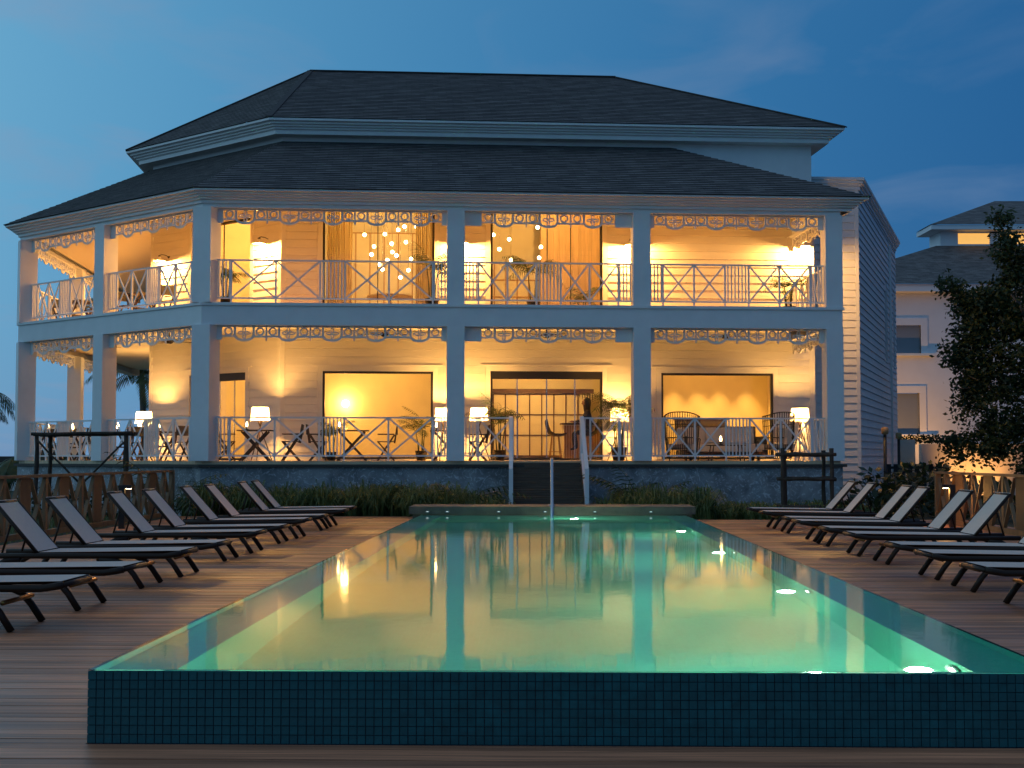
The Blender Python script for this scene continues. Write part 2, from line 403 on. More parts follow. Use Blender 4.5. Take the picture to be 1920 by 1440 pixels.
def stone_mat():
    m = bpy.data.materials.new('plinth_stone'); m.use_nodes = True
    nt = m.node_tree; b = nt.nodes['Principled BSDF']; N = nt.nodes; L = nt.links
    tc = N.new('ShaderNodeTexCoord')
    n1 = N.new('ShaderNodeTexNoise'); n1.inputs['Scale'].default_value = 1.6; n1.inputs['Detail'].default_value = 8; n1.inputs['Distortion'].default_value = 1.2; L.new(tc.outputs['Object'], n1.inputs['Vector'])
    n2 = N.new('ShaderNodeTexNoise'); n2.inputs['Scale'].default_value = 6; n2.inputs['Detail'].default_value = 8; n2.inputs['Distortion'].default_value = 3; L.new(tc.outputs['Object'], n2.inputs['Vector'])
    r = N.new('ShaderNodeValToRGB'); e = r.color_ramp.elements; e[0].position = .3; e[0].color = (.14,.145,.155,1); e[1].position = .62; e[1].color = (.34,.345,.355,1)
    L.new(n1.outputs[0], r.inputs[0])
    r2 = N.new('ShaderNodeValToRGB'); e = r2.color_ramp.elements; e[0].position = .55; e[0].color = (0,0,0,1); e[1].position = .66; e[1].color = (.26,.27,.29,1)
    L.new(n2.outputs[0], r2.inputs[0])
    mx = N.new('ShaderNodeMix'); mx.data_type = 'RGBA'; mx.blend_type = 'ADD'; mx.inputs[0].default_value = 1
    L.new(r.outputs[0], mx.inputs[6]); L.new(r2.outputs[0], mx.inputs[7]); L.new(mx.outputs[2], b.inputs['Base Color'])
    b.inputs['Roughness'].default_value = .55
    bp = N.new('ShaderNodeBump'); bp.inputs['Strength'].default_value = .5; bp.inputs['Distance'].default_value = .02; L.new(n2.outputs[0], bp.inputs['Height']); L.new(bp.outputs[0], b.inputs['Normal'])
    return m
M['stone'] = stone_mat()

def water_mat():
    m = bpy.data.materials.new('pool_water'); m.use_nodes = True
    nt = m.node_tree; b = nt.nodes['Principled BSDF']; N = nt.nodes; L = nt.links
    b.inputs['Base Color'].default_value = (.82,1,.95,1); b.inputs['Transmission Weight'].default_value = 1
    b.inputs['IOR'].default_value = 1.333; b.inputs['Roughness'].default_value = .052
    tc = N.new('ShaderNodeTexCoord'); mp = N.new('ShaderNodeMapping'); mp.inputs['Scale'].default_value = (2.2,1.0,1)
    nz = N.new('ShaderNodeTexNoise'); nz.inputs['Scale'].default_value = 1.5; nz.inputs['Detail'].default_value = 3
    L.new(tc.outputs['Object'], mp.inputs[0]); L.new(mp.outputs[0], nz.inputs['Vector'])
    bp = N.new('ShaderNodeBump'); bp.inputs['Strength'].default_value = .06; bp.inputs['Distance'].default_value = .02
    L.new(nz.outputs[0], bp.inputs['Height']); L.new(bp.outputs[0], b.inputs['Normal'])
    return m
M['water'] = water_mat()

# ------------------------------------------------------------------ frames of the place
ALPHA = R(1.33)                       # the pool lies turned by this against the view
def pw(x, y, z=0):                    # pool frame -> world
    return (x*math.cos(ALPHA) + y*math.sin(ALPHA), -x*math.sin(ALPHA) + y*math.cos(ALPHA), z)
HX, HY, HA = -5.778, 35.469, R(4.4)   # house frame: the bend of the wall
def hw(u, v, z=0):
    return (HX + u*math.cos(HA) - v*math.sin(HA), HY + u*math.sin(HA) + v*math.cos(HA), z)
S2 = math.sqrt(.5)
def ch(t, out):                       # a point along the chamfer wall, `out` metres in front of it (house frame)
    return (-t*S2 - out*S2, t*S2 - out*S2)

def offset(poly, d):
    """open polyline moved d to its left side, mitred"""
    out = []
    n = len(poly)
    for i in range(n):
        ns = []
        for a, b in ((i-1, i), (i, i+1)):
            if a < 0 or b >= n: continue
            dx, dy = poly[b][0]-poly[a][0], poly[b][1]-poly[a][1]; l = math.hypot(dx, dy)
            ns.append((-dy/l, dx/l))
        if len(ns) == 1: nx, ny = ns[0]; k = 1
        else:
            nx, ny = ns[0][0]+ns[1][0], ns[0][1]+ns[1][1]; l = math.hypot(nx, ny); nx /= l; ny /= l
            k = 1/(nx*ns[0][0] + ny*ns[0][1])
        out.append((poly[i][0]+nx*d*k, poly[i][1]+ny*d*k))
    return out
def sweep(poly, prof, name, material, parent, **k):
    """profile [(outward, z)] carried along an open polyline"""
    mb = MB(); n = len(prof); m = len(poly)
    for (d, z) in prof:
        for p in offset(poly, d): mb.v.append((p[0], p[1], z))
    for i in range(n-1):
        for j in range(m-1):
            mb.f.append((i*m+j, i*m+j+1, (i+1)*m+j+1, (i+1)*m+j))
    mb.f.append(tuple(i*m for i in range(n))); mb.f.append(tuple(i*m+m-1 for i in range(n))[::-1])
    return mb.build(name, material, parent, **k)

# ================================================================== THE SETTING
def build_setting():
    # ground: one sheet to the horizon with the basin cut out (pool frame)
    xs = [-600, -2.1, 2.35, 600]; ys = [-60, 6.2, 23.1, 900]
    mb = MB()
    for i in range(3):
        for j in range(3):
            if i == 1 and j == 1: continue
            mb.add([(xs[i],ys[j],-.12),(xs[i+1],ys[j],-.12),(xs[i+1],ys[j+1],-.12),(xs[i],ys[j+1],-.12)], [(0,1,2,3)])
    mb.build('ground', M['ground'], rot=(0,0,-ALPHA), kind='structure')
    # deck
    deck = MB().box(-7.7,-2.1,6.25,30.1,-.1,-.05).box(2.35,8.3,6.25,28.6,-.1,-.05).box(-7.7,8.3,3.6,6.2,-.1,-.05).build('deck', M['soil'], rot=(0,0,-ALPHA), kind='structure')
    pitch = .104; n = 0; rest = MB(); k0 = int(3.7/pitch)
    for k in range(k0, int(30.1/pitch)):
        y0 = k*pitch + .003; y1 = (k+1)*pitch - .003
        spans = [(-7.72, 8.32)] if y1 < 6.22 else [(-7.72, -2.009), (2.256, 8.32)]
        if y0 < 6.22 < y1: y1 = 6.238; spans = [(-7.72, 8.32)]
        for (x0, x1) in spans:
            if x0 > 0 and y1 > 28.6: continue
            z = random.uniform(-.0015, .0015)
            if n < 298 and y0 > 5.3:
                MB().box(x0, x1, y0, y1, -.03, z).build('plank', M['deck'], deck); n += 1
            else: rest.box(x0, x1, y0, y1, -.03, z)
    rest.build('planks', M['deck'], deck, kind='stuff')
    # pool basin
    X0, X1, Y0, Y1, ZW = -2.005, 2.252, 6.25, 23.0, .319
    basin = MB()
    zi, zb = .125, -1.0; a, b, c, d = X0+.335, X1-.335, Y0+.205, Y1-.05
    x0, x1, y0, y1 = X0+.006, X1-.006, Y0+.006, Y1
    basin.add([(a,c,zb),(b,c,zb),(b,d,zb),(a,d,zb),(a,c,zi),(b,c,zi),(b,d,zi),(a,d,zi)],
              [(0,1,2,3),(0,4,5,1),(1,5,6,2),(2,6,7,3),(3,7,4,0)])
    pool = basin.build('pool', M['tile_in'], rot=(0,0,-ALPHA), kind='structure')
    rim = MB()
    rim.add([(x0,y0,zi),(x1,y0,zi),(x1,y1,zi),(x0,y1,zi),(a,c,zi),(b,c,zi),(b,d,zi),(a,d,zi)], [(0,1,5,4),(1,2,6,5),(2,3,7,6),(3,0,4,7)])
    rim.build('rim', M['tile_rim'], pool)
    shell = MB().box(X0+.004, X1-.004, Y0+.004, Y0+.018, -.12, .313).box(X0+.004, X0+.018, Y0+.018, Y1, -.12, .313).box(X1-.018, X1-.004, Y0+.018, Y1, -.12, .313)
    shell.build('outer_wall', M['grout'], pool)
    MB().box(X0+.0185, X1-.0185, Y0+.0185, Y0+.022, zi, .313).box(X0+.0185, X0+.022, Y0+.0225, Y1-.001, zi, .313).box(X1-.022, X1-.0185, Y0+.0225, Y1-.001, zi, .313).build('lining', M['tile_rim'], pool)
    # mosaic of the outer front, tile by tile
    p = .037; cols = int((X1-X0)/p); p = (X1-X0)/cols; rows = 8; h = .313/rows
    tile = MB(); g = .0009
    tile.add([(-p/2+g,0,-h/2+g),(p/2-g,0,-h/2+g),(p/2-g,0,h/2-g),(-p/2+g,0,h/2-g)] + [(-p/2+g+.0012,-.005,-h/2+g+.0012),(p/2-g-.0012,-.005,-h/2+g+.0012),(p/2-g-.0012,-.005,h/2-g-.0012),(-p/2+g+.0012,-.005,h/2-g-.0012)],
             [(4,5,6,7),(0,1,5,4),(1,2,6,5),(2,3,7,6),(3,0,4,7)])
    others = MB(); slots = []
    tmes = []
    for q in range(7):
        t = MB(); ax, az = random.uniform(-.03,.03), random.uniform(-.03,.03)
        t.add([(v[0], v[1] + (v[0]*ax + v[2]*az if v[1] < 0 else 0), v[2]) for v in tile.v], tile.f)
        k = random.random(); cc = (.002+.002*k, .066+.030*k, .080+.032*k)
        tmes.append(t.mesh('tile', mat('outer_mosaic_%d' % q, cc, .2, noise=(18,.25,(1,1,1)))))
    tn = 0
    for i in range(cols):
        for j in range(rows):
            cx_, cz = X0 + (i+.5)*p, (j+.5)*h
            if tn < 296 and i < 37:
                link('tile', tmes[random.randrange(7)], pool, loc=(cx_, Y0+.004, cz)); tn += 1
            else:
                q = random.randrange(7); s = tmes[q]; slots += [q]*5
                others.add([(v.co.x+cx_, v.co.y+Y0+.004, v.co.z+cz) for v in s.vertices], tile.f)
    for i in range(int((Y1-Y0)/p)):
        for j in range(rows):
            cy_, cz = Y0 + (i+.5)*p, (j+.5)*h
            slots += [random.randrange(7)]*5 + [random.randrange(7)]*5
            others.add([(X0+.004+v[1], cy_ - v[0], v[2]+cz) for v in tile.v], tile.f)
            others.add([(X1-.004-v[1], cy_ + v[0], v[2]+cz) for v in tile.v], tile.f)
    ot = others.build('tiles', None, pool, kind='stuff')
    for t in tmes: ot.data.materials.append(t.materials[0])
    ot.data.polygons.foreach_set('material_index', slots)
    # water: flush with the rim
    MB().add([(X0+.001,Y0+.001,ZW),(X1-.001,Y0+.001,ZW),(X1-.001,Y1,ZW),(X0+.001,Y1,ZW),(X0+.001,Y0+.001,.3135),(X1-.001,Y0+.001,.3135),(X1-.001,Y1,.3135),(X0+.001,Y1,.3135)],
             [(0,1,2,3),(0,4,5,1),(1,5,6,2),(3,7,4,0)]).build('water', M['water'], rot=(0,0,-ALPHA), kind='structure')
    # coping at the house end, with steps into the water below it
    cop = MB().box(-2.2, 2.42, 23.02, 24.15, .33, .45).box(-2.15, 2.37, 23.1, 24.1, -.12, .33)
    cop.build('coping', M['coping'], rot=(0,0,-ALPHA), kind='structure')
    for k in range(3):
        MB().box(a+.01, b-.01, d-.35*(k+1), d-.35*k-.001, zb, .12-.2*k).build('step', M['tile_in'], pool)
    # lights under the water, on the side wall below the tree
    for k, (lx, ly, rz) in enumerate([(b-.012, 6.75+.0, 0), (b-.012, 10.4, 0), (b-.012, 14.4, 0), (b-.012, 18.4, 0), (.45, 21.9, 1)]):
        q = pw(lx, ly, -.08)
        t = thing('pool_light', 'round underwater lamp %s' % ('on the pool side wall at the tiled open edge','on the pool side wall, second from the open edge','on the pool side wall, third from the open edge','on the pool side wall, nearest the coping','set in the pool steps below the steel handrail')[k], 'pool lamp', q, -ALPHA - (R(90) if rz else 0) , 'underwater pool lamps')
        MB().lathe([(0,0),(.085,0),(.10,.012),(.10,.0),(.0,-.002)], 20).build('housing', M['steel'], t, rot=(0,R(-90),0))
        MB().lathe([(0,.004),(.05,.004),(.052,0)], 20).build('lens', M['pool_lens'], t, rot=(0,R(-90),0), loc=(-.006,0,0))
        lamp('bulb', t, (-.16,0,.0), (150, 105, 75, 55, 30)[k], (.70,1.0,.72), .06)
    for k, x in enumerate((-1.9, -1.58, -.75, 0.0, .8, 1.7)):
        q = pw(x, 23.01, .37)
        t = thing('marker_light', 'tiny lens light in the pool coping, %s from the pole-table end' % ('first','second','third','fourth','fifth','sixth')[k], 'marker light', q, -ALPHA, 'marker lights in the coping')
        MB().box(-.03,.03,-.012,.0,-.01,.01).build('body', M['steel'], t)
        MB().box(-.016,.016,-.016,-.0125,-.005,.005).build('lens', M['marker_lens'], t)
    # narrow paths behind the deck
    MB().box(-7.7, -3.0, 30.1, 30.5, -.11, -.02).build('path', M['path'], rot=(0,0,-ALPHA), kind='structure')
build_setting()

# ================================================================== THE VERANDA HOUSE
F1, F2 = 1.16, 4.71            # porch floors
D = 3.37                       # porch depth
COLS = [(13.04, .0), (13.04, -D), (-1.396, -D), (-6.73, 1.964), (-6.73, 17.0)]     # column line, outward on its left
UR = 13.57                     # right end of the front wall
WL = 5.48                      # chamfer wall length
WALLS = [(UR, 0), (0, 0), (-WL*S2, WL*S2), (-WL*S2, 17.0)]

house = thing('veranda_house', 'white two-storey veranda house with slate-grey hipped roofs and lit porches', 'house', (HX, HY, 0), HA)

def wall_plane(p0, p1):
    """matrix of a wall: x along, y inward, z up, from house frame points"""
    d = Vector((p1[0]-p0[0], p1[1]-p0[1], 0)); l = d.length; d.normalize()
    inward = Vector((-d.y, d.x, 0))
    m = Matrix(((d.x, inward.x, 0, p0[0]), (d.y, inward.y, 0, p0[1]), (0,0,1,0), (0,0,0,1)))
    return m, l
def wall(p0, p1, z0, z1, openings, board, material, rows=True, th=.2, pitch=.2, board_mat=None, x_from=0.0, x_to=None, ends=.1):
    """a wall with openings [(x0,x1,z0,z1)]; its siding boards are children"""
    m, l = wall_plane(p0, p1)
    x_to = l if x_to is None else x_to
    mb = MB(); xs = sorted(set([x_from, x_to] + [o[0] for o in openings] + [o[1] for o in openings]))
    for a, b in zip(xs, xs[1:]):
        c = (a+b)/2; ops = sorted([o for o in openings if o[0] < c < o[1]], key=lambda o: o[2]); z = z0
        for o in ops:
            if o[2] > z + .001: mb.box(a, b, 0, th, z, o[2])
            z = o[3]
        if z < z1 - .001: mb.box(a, b, 0, th, z, z1)
    w = mb.build('wall', material, house); w.matrix_local = m
    if rows:
        T = .13
        k = 0; z = z0
        while z < z1 - .03:
            ze = min(z + pitch, z1)
            cuts = [(x_from + ends, x_to - ends)]
            for o in openings:
                if o[2] - .02 < ze - .02 and o[3] + .16 > z + .02:
                    nc = []
                    for (a, b) in cuts:
                        if o[1]+T <= a or o[0]-T >= b: nc.append((a, b)); continue
                        if o[0]-T > a: nc.append((a, o[0]-T))
                        if o[1]+T < b: nc.append((o[1]+T, b))
                    cuts = nc
            for (a, b) in cuts:
                if b - a < .05: continue
                bm = MB(); g = .003
                bm.add([(a,-.036,z+g),(b,-.036,z+g),(b,-.004,z+g),(a,-.004,z+g),(a,-.010,ze),(b,-.010,ze),(b,-.004,ze),(a,-.004,ze)],
                       [(0,3,2,1),(4,5,6,7),(0,1,5,4),(1,2,6,5),(3,0,4,7)])
                bm.build('siding_board', board_mat or board, w)
            z = ze
    return w, m
def opening(m, o, kind, mulls=(), header=.0, head_cap=True, pane_split=()):
    """trim, dark frame and panes of one opening; matrix of its wall"""
    x0, x1, z0, z1 = o
    f = MB(); t = .055
    f.box(x0, x0+t, .02, .12, z0, z1).box(x1-t, x1, .02, .12, z0, z1).box(x0+t, x1-t, .02, .12, z1-t-header, z1).box(x0+t, x1-t, .02, .12, z0, z0+.05)
    w = f.build(kind, M['dark_metal'], house); w.matrix_local = m
    tr = MB(); T = .125
    tr.box(x0-T, x0-.002, -.035, .02, z0, z1+T).box(x1+.002, x1+T, -.035, .02, z0, z1+T).box(x0-.001, x1+.001, -.034, .02, z1+.002, z1+T)
    tr.build('trim', M['siding'], w)
    if head_cap: MB().box(x0-T-.12, x1+T+.12, -.05, .0, z1+T+.002, z1+T+.04).build('head_cap', M['siding'], w)
    xs = [x0+t] + list(pane_split) + [x1-t]
    for a, b in zip(xs, xs[1:]):
        MB().box(a+.004, b-.004, .066, .078, z0+.05, z1-t-header).build('pane', M['glass'], w)
    for q in pane_split: MB().box(q-.012, q+.012, .06, .085, z0+.05, z1-t-header).build('mullion', M['dark_metal'] if kind == 'window' else M['steel'], w)
    return w

# --- front, chamfer and left end walls, ground floor and upper floor
lo_open = [(1.04,3.80,1.20,3.40), (5.25,8.10,1.17,3.42), (9.61,12.51,1.20,3.39)]
up_open = [(1.02,3.83,F2+.04,7.55), (5.25,8.11,F2+.04,7.55)]
w1, mF = wall((0,0), (UR,0), F1, 4.46, lo_open, M['siding'], M['siding'])
w2, _ = wall((0,0), (UR,0), F2, 8.35, up_open, M['siding'], M['siding'])
MB().box(0, UR, .0, .2, 8.351, 9.62).build('wall', M['white'], house).matrix_local = mF
CH0, CH1 = (-WL*S2, WL*S2), (0, 0)
def cx(t): return WL - t      # chamfer wall x runs from its far end to the bend
lo_ch = [(cx(3.68), cx(1.35), 1.17, 3.42)]
up_ch = [(cx(3.68), cx(1.20), F2+.04, 7.4)]
w3, mC = wall(CH0, CH1, F1, 4.46, lo_ch, M['siding'], M['siding'])
w4, _ = wall(CH0, CH1, F2, 8.35, up_ch, M['siding'], M['siding'])
MB().box(0, WL, .0, .2, 8.351, 9.62).build('wall', M['white'], house).matrix_local = mC
w5, mL = wall((-WL*S2, 17), (-WL*S2, WL*S2), F1, 9.62, [], M['siding'], M['siding'], rows=False)
# corner boards, one on each side of a corner
for z0, z1 in ((F1, 4.46), (F2, 8.3)):
    MB().box(-.014,.10,-.034,.0,z0,z1).build('corner_board', M['siding'], house).matrix_local = mF
    MB().box(WL-.10,WL+.0135,-.0335,.0,z0,z1).build('corner_board', M['siding'], house).matrix_local = mC
    MB().box(-.0135,.10,-.0335,.0,z0,z1).build('corner_board', M['siding'], house).matrix_local = mC
    MB().box(13.12-.1,13.12+.0135,-.0335,.0,z0,z1).build('corner_board', M['siding'], house).matrix_local = mL
MB().box(UR-.1, UR+.03, -.04, .1, F1, 4.46).box(UR-.1, UR+.03, -.04, .1, F2, 8.3).build('corner_board', M['siding'], house)
opening(mF, lo_open[0], 'window'); opening(mF, lo_open[1], 'door', header=.14, pane_split=(5.93, 6.68, 7.40)); opening(mF, lo_open[2], 'window')
opening(mF, up_open[0], 'window', head_cap=False, pane_split=(2.4,)); opening(mF, up_open[1], 'window', head_cap=False, pane_split=(6.7, 7.3))
opening(mC, lo_ch[0], 'door', header=.14, pane_split=(cx(2.5), cx(1.9))); opening(mC, up_ch[0], 'window', head_cap=False, pane_split=(cx(2.4),))

# --- floors, ceilings, plinth
def ring(outer, inner): return outer + inner[::-1]
OUT = offset(COLS, .12); INN = [(UR,0),(0,0),(-WL*S2,WL*S2),(-WL*S2,17.0)]
outer_floor = [(13.16,.0)] + OUT[1:4] + [(OUT[4][0], 17.0)]
poly = outer_floor + INN[::-1]
MB().prism(poly[::-1], 1.085, F1-.0).build('porch_floor', M['porch_floor'], house)
MB().prism(poly[::-1], 4.46, F2).build('porch_floor', M['porch_floor'], house)
MB().prism([(p[0],p[1]) for p in (offset(COLS,-.1)[:1] + offset(COLS,-.1)[1:] + INN[::-1])][::-1], 4.44, 4.459).build('porch_ceiling', M['ceiling'], house)
# upper porch ceiling rises to the wall
inn = offset(COLS, -.15); top = [(13.04,0),(0,0),(-WL*S2,WL*S2),(-WL*S2,17)]
cm = MB()
cm.slab([(inn[1][0],inn[1][1],7.02),(13.04,-.0,8.28),(0,0,8.28),(inn[2][0],inn[2][1],7.02)], .03)
cm.slab([(inn[2][0],inn[2][1],7.021),(0,0,8.281),(-WL*S2,WL*S2,8.281),(inn[3][0],inn[3][1],7.021)], .03)
cm.slab([(inn[3][0],inn[3][1],7.022),(-WL*S2,WL*S2,8.282),(-WL*S2,17,8.282),(inn[3][0],17,7.022)], .03)
cm.build('porch_ceiling', M['ceiling'], house)
MB().add([(inn[1][0],inn[1][1],6.9),(13.04,0,6.9),(13.04,0,8.3),(inn[1][0],inn[1][1],7.1)],[(0,1,2,3)]).build('gable_infill', M['white'], house)
pl = offset(COLS, .16)
sweep([(13.04,2.0)]+COLS[1:], [(.16,-.12),(.16,1.02),(.10,1.02),(.10,-.12)], 'plinth', M['stone'], house)
sweep([(13.04,2.0)]+COLS[1:], [(.12,1.021),(.24,1.021),(.24,1.084),(.12,1.084)], 'plinth_cap', M['plinth_cap'], house)

# --- floor band and upper beam
sweep(COLS, [(-.17,4.22),(.19,4.22),(.19,4.66),(.23,4.66),(.23,4.725),(.201,4.725),(.201,4.70),(-.17,4.44)], 'floor_band', M['white'], house)
sweep(COLS, [(-.17,6.88),(.17,6.88),(.17,7.12),(-.17,7.12)], 'eave_beam', M['white'], house)
EAVE = offset([(13.24, .6)] + [(13.24,-D)] + COLS[2:], .0)
sweep(EAVE, [(.171,6.97),(.23,6.97),(.23,7.03),(.30,7.05),(.30,7.085),(.37,7.10),(.37,7.135),(.44,7.15),(.44,7.185),(.53,7.205),(.53,7.25),(.171,7.25)], 'cornice', M['white'], house)
UEAVE = [(UR, 9.5), (UR, 0), (0, 0), (-WL*S2, WL*S2), (-WL*S2, 9.5)]
sweep(UEAVE, [(.0,9.30),(.36,9.30),(.36,9.40),(.43,9.42),(.43,9.455),(.50,9.47),(.50,9.505),(.58,9.52),(.58,9.56),(.68,9.58),(.68,9.635),(.0,9.635)], 'cornice', M['white'], house)

# --- columns
def column(u, v, z0, z1, rz=0, w=.4):
    mb = MB().box(-w/2,w/2,-w/2,w/2,z0,z1)
    mb.build('column', M['white'], house, loc=(u,v,0), rot=(0,0,rz))
mid = (-1.396 - 3.97*S2, -D + 3.97*S2)
front_u = [4.24, 8.521]
for (z0, z1) in ((F1+.002, 4.222), (F2+.016, 6.882)):
    for u in front_u: column(u, -D, z0, z1)
    column(13.04, -D, z0, z1)
    column(-1.396, -D, z0, z1, R(-22.5), .46)
    column(mid[0], mid[1], z0, z1, R(-45))
    column(-6.73, 1.964, z0, z1, R(-67.5), .44)
    column(-6.73, 7.6, z0, z1); column(-6.73, 12.4, z0, z1)

# --- railings
def railing(p0, p1, z, gap0=.2, gap1=.2, pattern='full'):
    m, l = wall_plane(p0, p1)
    x0, x1 = gap0 + .002, l - gap1 - .002; L_ = x1 - x0
    r = MB().box(x0, x1, -.03, .03, .965, 1.0).build('railing', M['white'], house)
    r.matrix_local = m @ Matrix.Translation((0,0,z))
    MB().box(x0, x1, -.022, .022, .10, .135).build('bottom_rail', M['white'], r)
    zb, zt = .135, .965; bar = MB().box(-.014,.014,-.014,.014,zb,zt).mesh('baluster', M['white'])
    post = MB().box(-.02,.02,-.0225,.0225,.0,zt).mesh('post', M['white'])
    def bal(a, b, n):
        for k in range(n): link('baluster', bar, r, loc=(a + (b-a)*(k+.5)/n, 0, 0))
    def X(a, b):
        for s, o in ((1,.004),(-1,-.004)):
            q = MB().bar((a+.02, o, zb if s > 0 else zt), (b-.02, o, zt if s > 0 else zb), .022, .036).build('brace', M['white'], r)
    if pattern == 'full':
        e, c = .32, .56
        if L_ < 3.6: c = .5; e = .28
        xw = (L_ - 2*e - c)/4
        x = x0; bal(x, x+e, 4); x += e
        link('post', post, r, loc=(x,0,0)); X(x, x+xw); x += xw
        link('post', post, r, loc=(x,0,0)); X(x, x+xw); x += xw
        link('post', post, r, loc=(x,0,0)); bal(x+.03, x+c-.03, 6); x += c
        link('post', post, r, loc=(x,0,0)); X(x, x+xw); x += xw
        link('post', post, r, loc=(x,0,0)); X(x, x+xw); x += xw
        link('post', post, r, loc=(x,0,0)); bal(x, x1, 4)
    else:
        e = .32; a = x0 if pattern == 'left' else x1 - e
        bal(a, a+e, 4)
        s0, s1 = (x0+e, x1) if pattern == 'left' else (x0, x1-e)
        xw = .66 if (s1 - s0) > .8 else (s1 - s0)
        if pattern == 'left': link('post', post, r, loc=(s0,0,0)); X(s0, s0+xw); link('post', post, r, loc=(s0+xw,0,0)); bal(s0+xw, s1, 1)
        else: link('post', post, r, loc=(s1,0,0)); X(s1-xw, s1); link('post', post, r, loc=(s1-xw,0,0)); bal(s0, s1-xw, 1)
A_ = (-1.396, -D); B_ = (4.24,-D); C_ = (8.521,-D); E_ = (13.04,-D); LC = (-6.73, 1.964)
STAIR0, STAIR1 = 5.56, 7.09
for z in (F1, F2+.016):
    railing(A_, B_, z, .235, .2)
    if z > 2: railing(B_, C_, z)
    railing(C_, E_, z)
    railing(mid, A_, z, .2, .26); railing(LC, mid, z, .23, .2)
    railing(E_, (13.04, -.05), z, .2, .02)
    railing((-6.73, 7.6), LC, z, .2, .23); railing((-6.73,12.4), (-6.73,7.6), z, .2, .2)
railing(B_, (STAIR0,-D), F1, .2, .0, 'left'); railing((STAIR1,-D), C_, F1, .0, .2, 'right')

# --- fretwork valances
def arc_band(x0, x1, ztop, drop, th, n=10):
    """scalloped lower band between two dividers"""
    pts_o, pts_i = [], []
    for k in range(n+1):
        a = math.pi*k/n
        x = (x0+x1)/2 - math.cos(a)*(x1-x0)/2; z = ztop - math.sin(a)*drop
        xi = (x0+x1)/2 - math.cos(a)*((x1-x0)/2 - th); zi = ztop - math.sin(a)*(drop - th)
        pts_o.append((x, z)); pts_i.append((xi, zi))
    mb = MB()
    for k in range(n):
        q = [pts_o[k], pts_o[k+1], pts_i[k+1], pts_i[k]]
        mb.add([(p[0],-.014,p[1]) for p in q] + [(p[0],.014,p[1]) for p in q], [(0,1,2,3),(7,6,5,4),(0,4,5,1),(2,6,7,3)])
    return mb
def flat_loop(mb, pts, w, d=.013):
    """closed flat band of width w following pts (x,z), sawn from a board 2d thick"""
    n = len(pts); o, i_ = [], []
    for k in range(n):
        (ax, az), (bx, bz) = pts[k-1], pts[(k+1) % n]; l = math.hypot(bx-ax, bz-az) or 1
        nx, nz = -(bz-az)/l, (bx-ax)/l
        o.append((pts[k][0]-nx*w/2, pts[k][1]-nz*w/2)); i_.append((pts[k][0]+nx*w/2, pts[k][1]+nz*w/2))
    for k in range(n):
        q = [o[k], o[(k+1)%n], i_[(k+1)%n], i_[k]]
        mb.add([(p[0],-d,p[1]) for p in q] + [(p[0],d,p[1]) for p in q], [(0,1,2,3),(7,6,5,4),(0,4,5,1),(2,6,7,3)])
    return mb
ring_me = flat_loop(MB(), [(.080*math.cos(2*math.pi*k/18), .080*math.sin(2*math.pi*k/18)) for k in range(18)], .034).mesh('ring', M['white'])
fl = MB()
for q in range(4):
    pts = []
    for k in range(12):
        a_ = 2*math.pi*k/12; x = .072 + .066*math.cos(a_); y = .032*math.sin(a_)*(1 - .25*math.cos(a_)**2); g_ = q*math.pi/2
        pts.append((x*math.cos(g_) - y*math.sin(g_), x*math.sin(g_) + y*math.cos(g_)))
    flat_loop(fl, pts, .024, .011 + .0005*q)
flower_me = fl.mesh('flower', M['white'])
def fretwork(p0, p1, ztop, gap0=.2, gap1=.2):
    m, l = wall_plane(p0, p1); x0, x1 = gap0 + .003, l - gap1 - .003
    U = .96; fc, rc = .42, .27                     # flower cell, ring cell
    n = max(1, int(((x1-x0) - .2)/U)); U = min(1.03, ((x1-x0)-.24)/n) if n > 1 else U
    mb = MB().box(x0, x1, -.02, .02, ztop-.035, ztop)
    zb = ztop - .225
    c = (x0+x1)/2; xs = [c + (k-(n-1)/2)*U for k in range(n)]; rings = []; rc = (U-fc)/2
    if n*U + .02 > x1-x0: pass
    def vert(x, w=.048, z0=None): mb.box(x-w/2, x+w/2, -.0135, .0135, (z0 or zb), ztop-.036)
    for k, x in enumerate(xs):
        vert(x-fc/2); vert(x+fc/2)
        if k < n-1:
            a, b = x+fc/2, x+U-fc/2; mb.box(a, b, -.0145, .0145, zb-.04, zb); vert((a+b)/2, .036, zb-.11)
            rings += [(a + (b-a)*.25), (a + (b-a)*.75)]
    # ends: a ring cell each when there is room, else a solid board
    for s, x, e in ((-1, xs[0]-fc/2, x0), (1, xs[-1]+fc/2, x1)):
        w = abs(e - x); a, b = min(x, e), max(x, e)
        if w > rc - .03:
            mb.box(a, b, -.0145, .0145, zb-.03, zb); rings.append(x + s*rc/2)
            q = x + s*rc
            if abs(e-q) > .02: mb.box(min(q,e), max(q,e), -.014, .014, zb-.10, ztop-.0355)
        elif w > .015: mb.box(a, b, -.014, .014, zb-.08, ztop-.0355)
    f = mb.build('fretwork', M['white'], house); f.matrix_local = m
    for x in xs:
        b_ = arc_band(x-fc/2-.018, x+fc/2+.018, zb, .13, .052).build('scallop', M['white'], f)
        link('flower', flower_me, f, loc=(x, 0, ztop-.165))
    for x in rings: link('ring', ring_me, f, loc=(x, 0, ztop-.13))
for zt in (4.219, 6.879):
    fretwork(A_, B_, zt, .24, .2); fretwork(B_, C_, zt); fretwork(C_, E_, zt)
    fretwork(mid, A_, zt, .2, .26); fretwork(LC, mid, zt, .24, .2)
    fretwork(E_, (13.04,-.02), zt, .2, .02)
    fretwork((-6.73,7.6), LC, zt, .2, .24); fretwork((-6.73,12.4), (-6.73,7.6), zt)

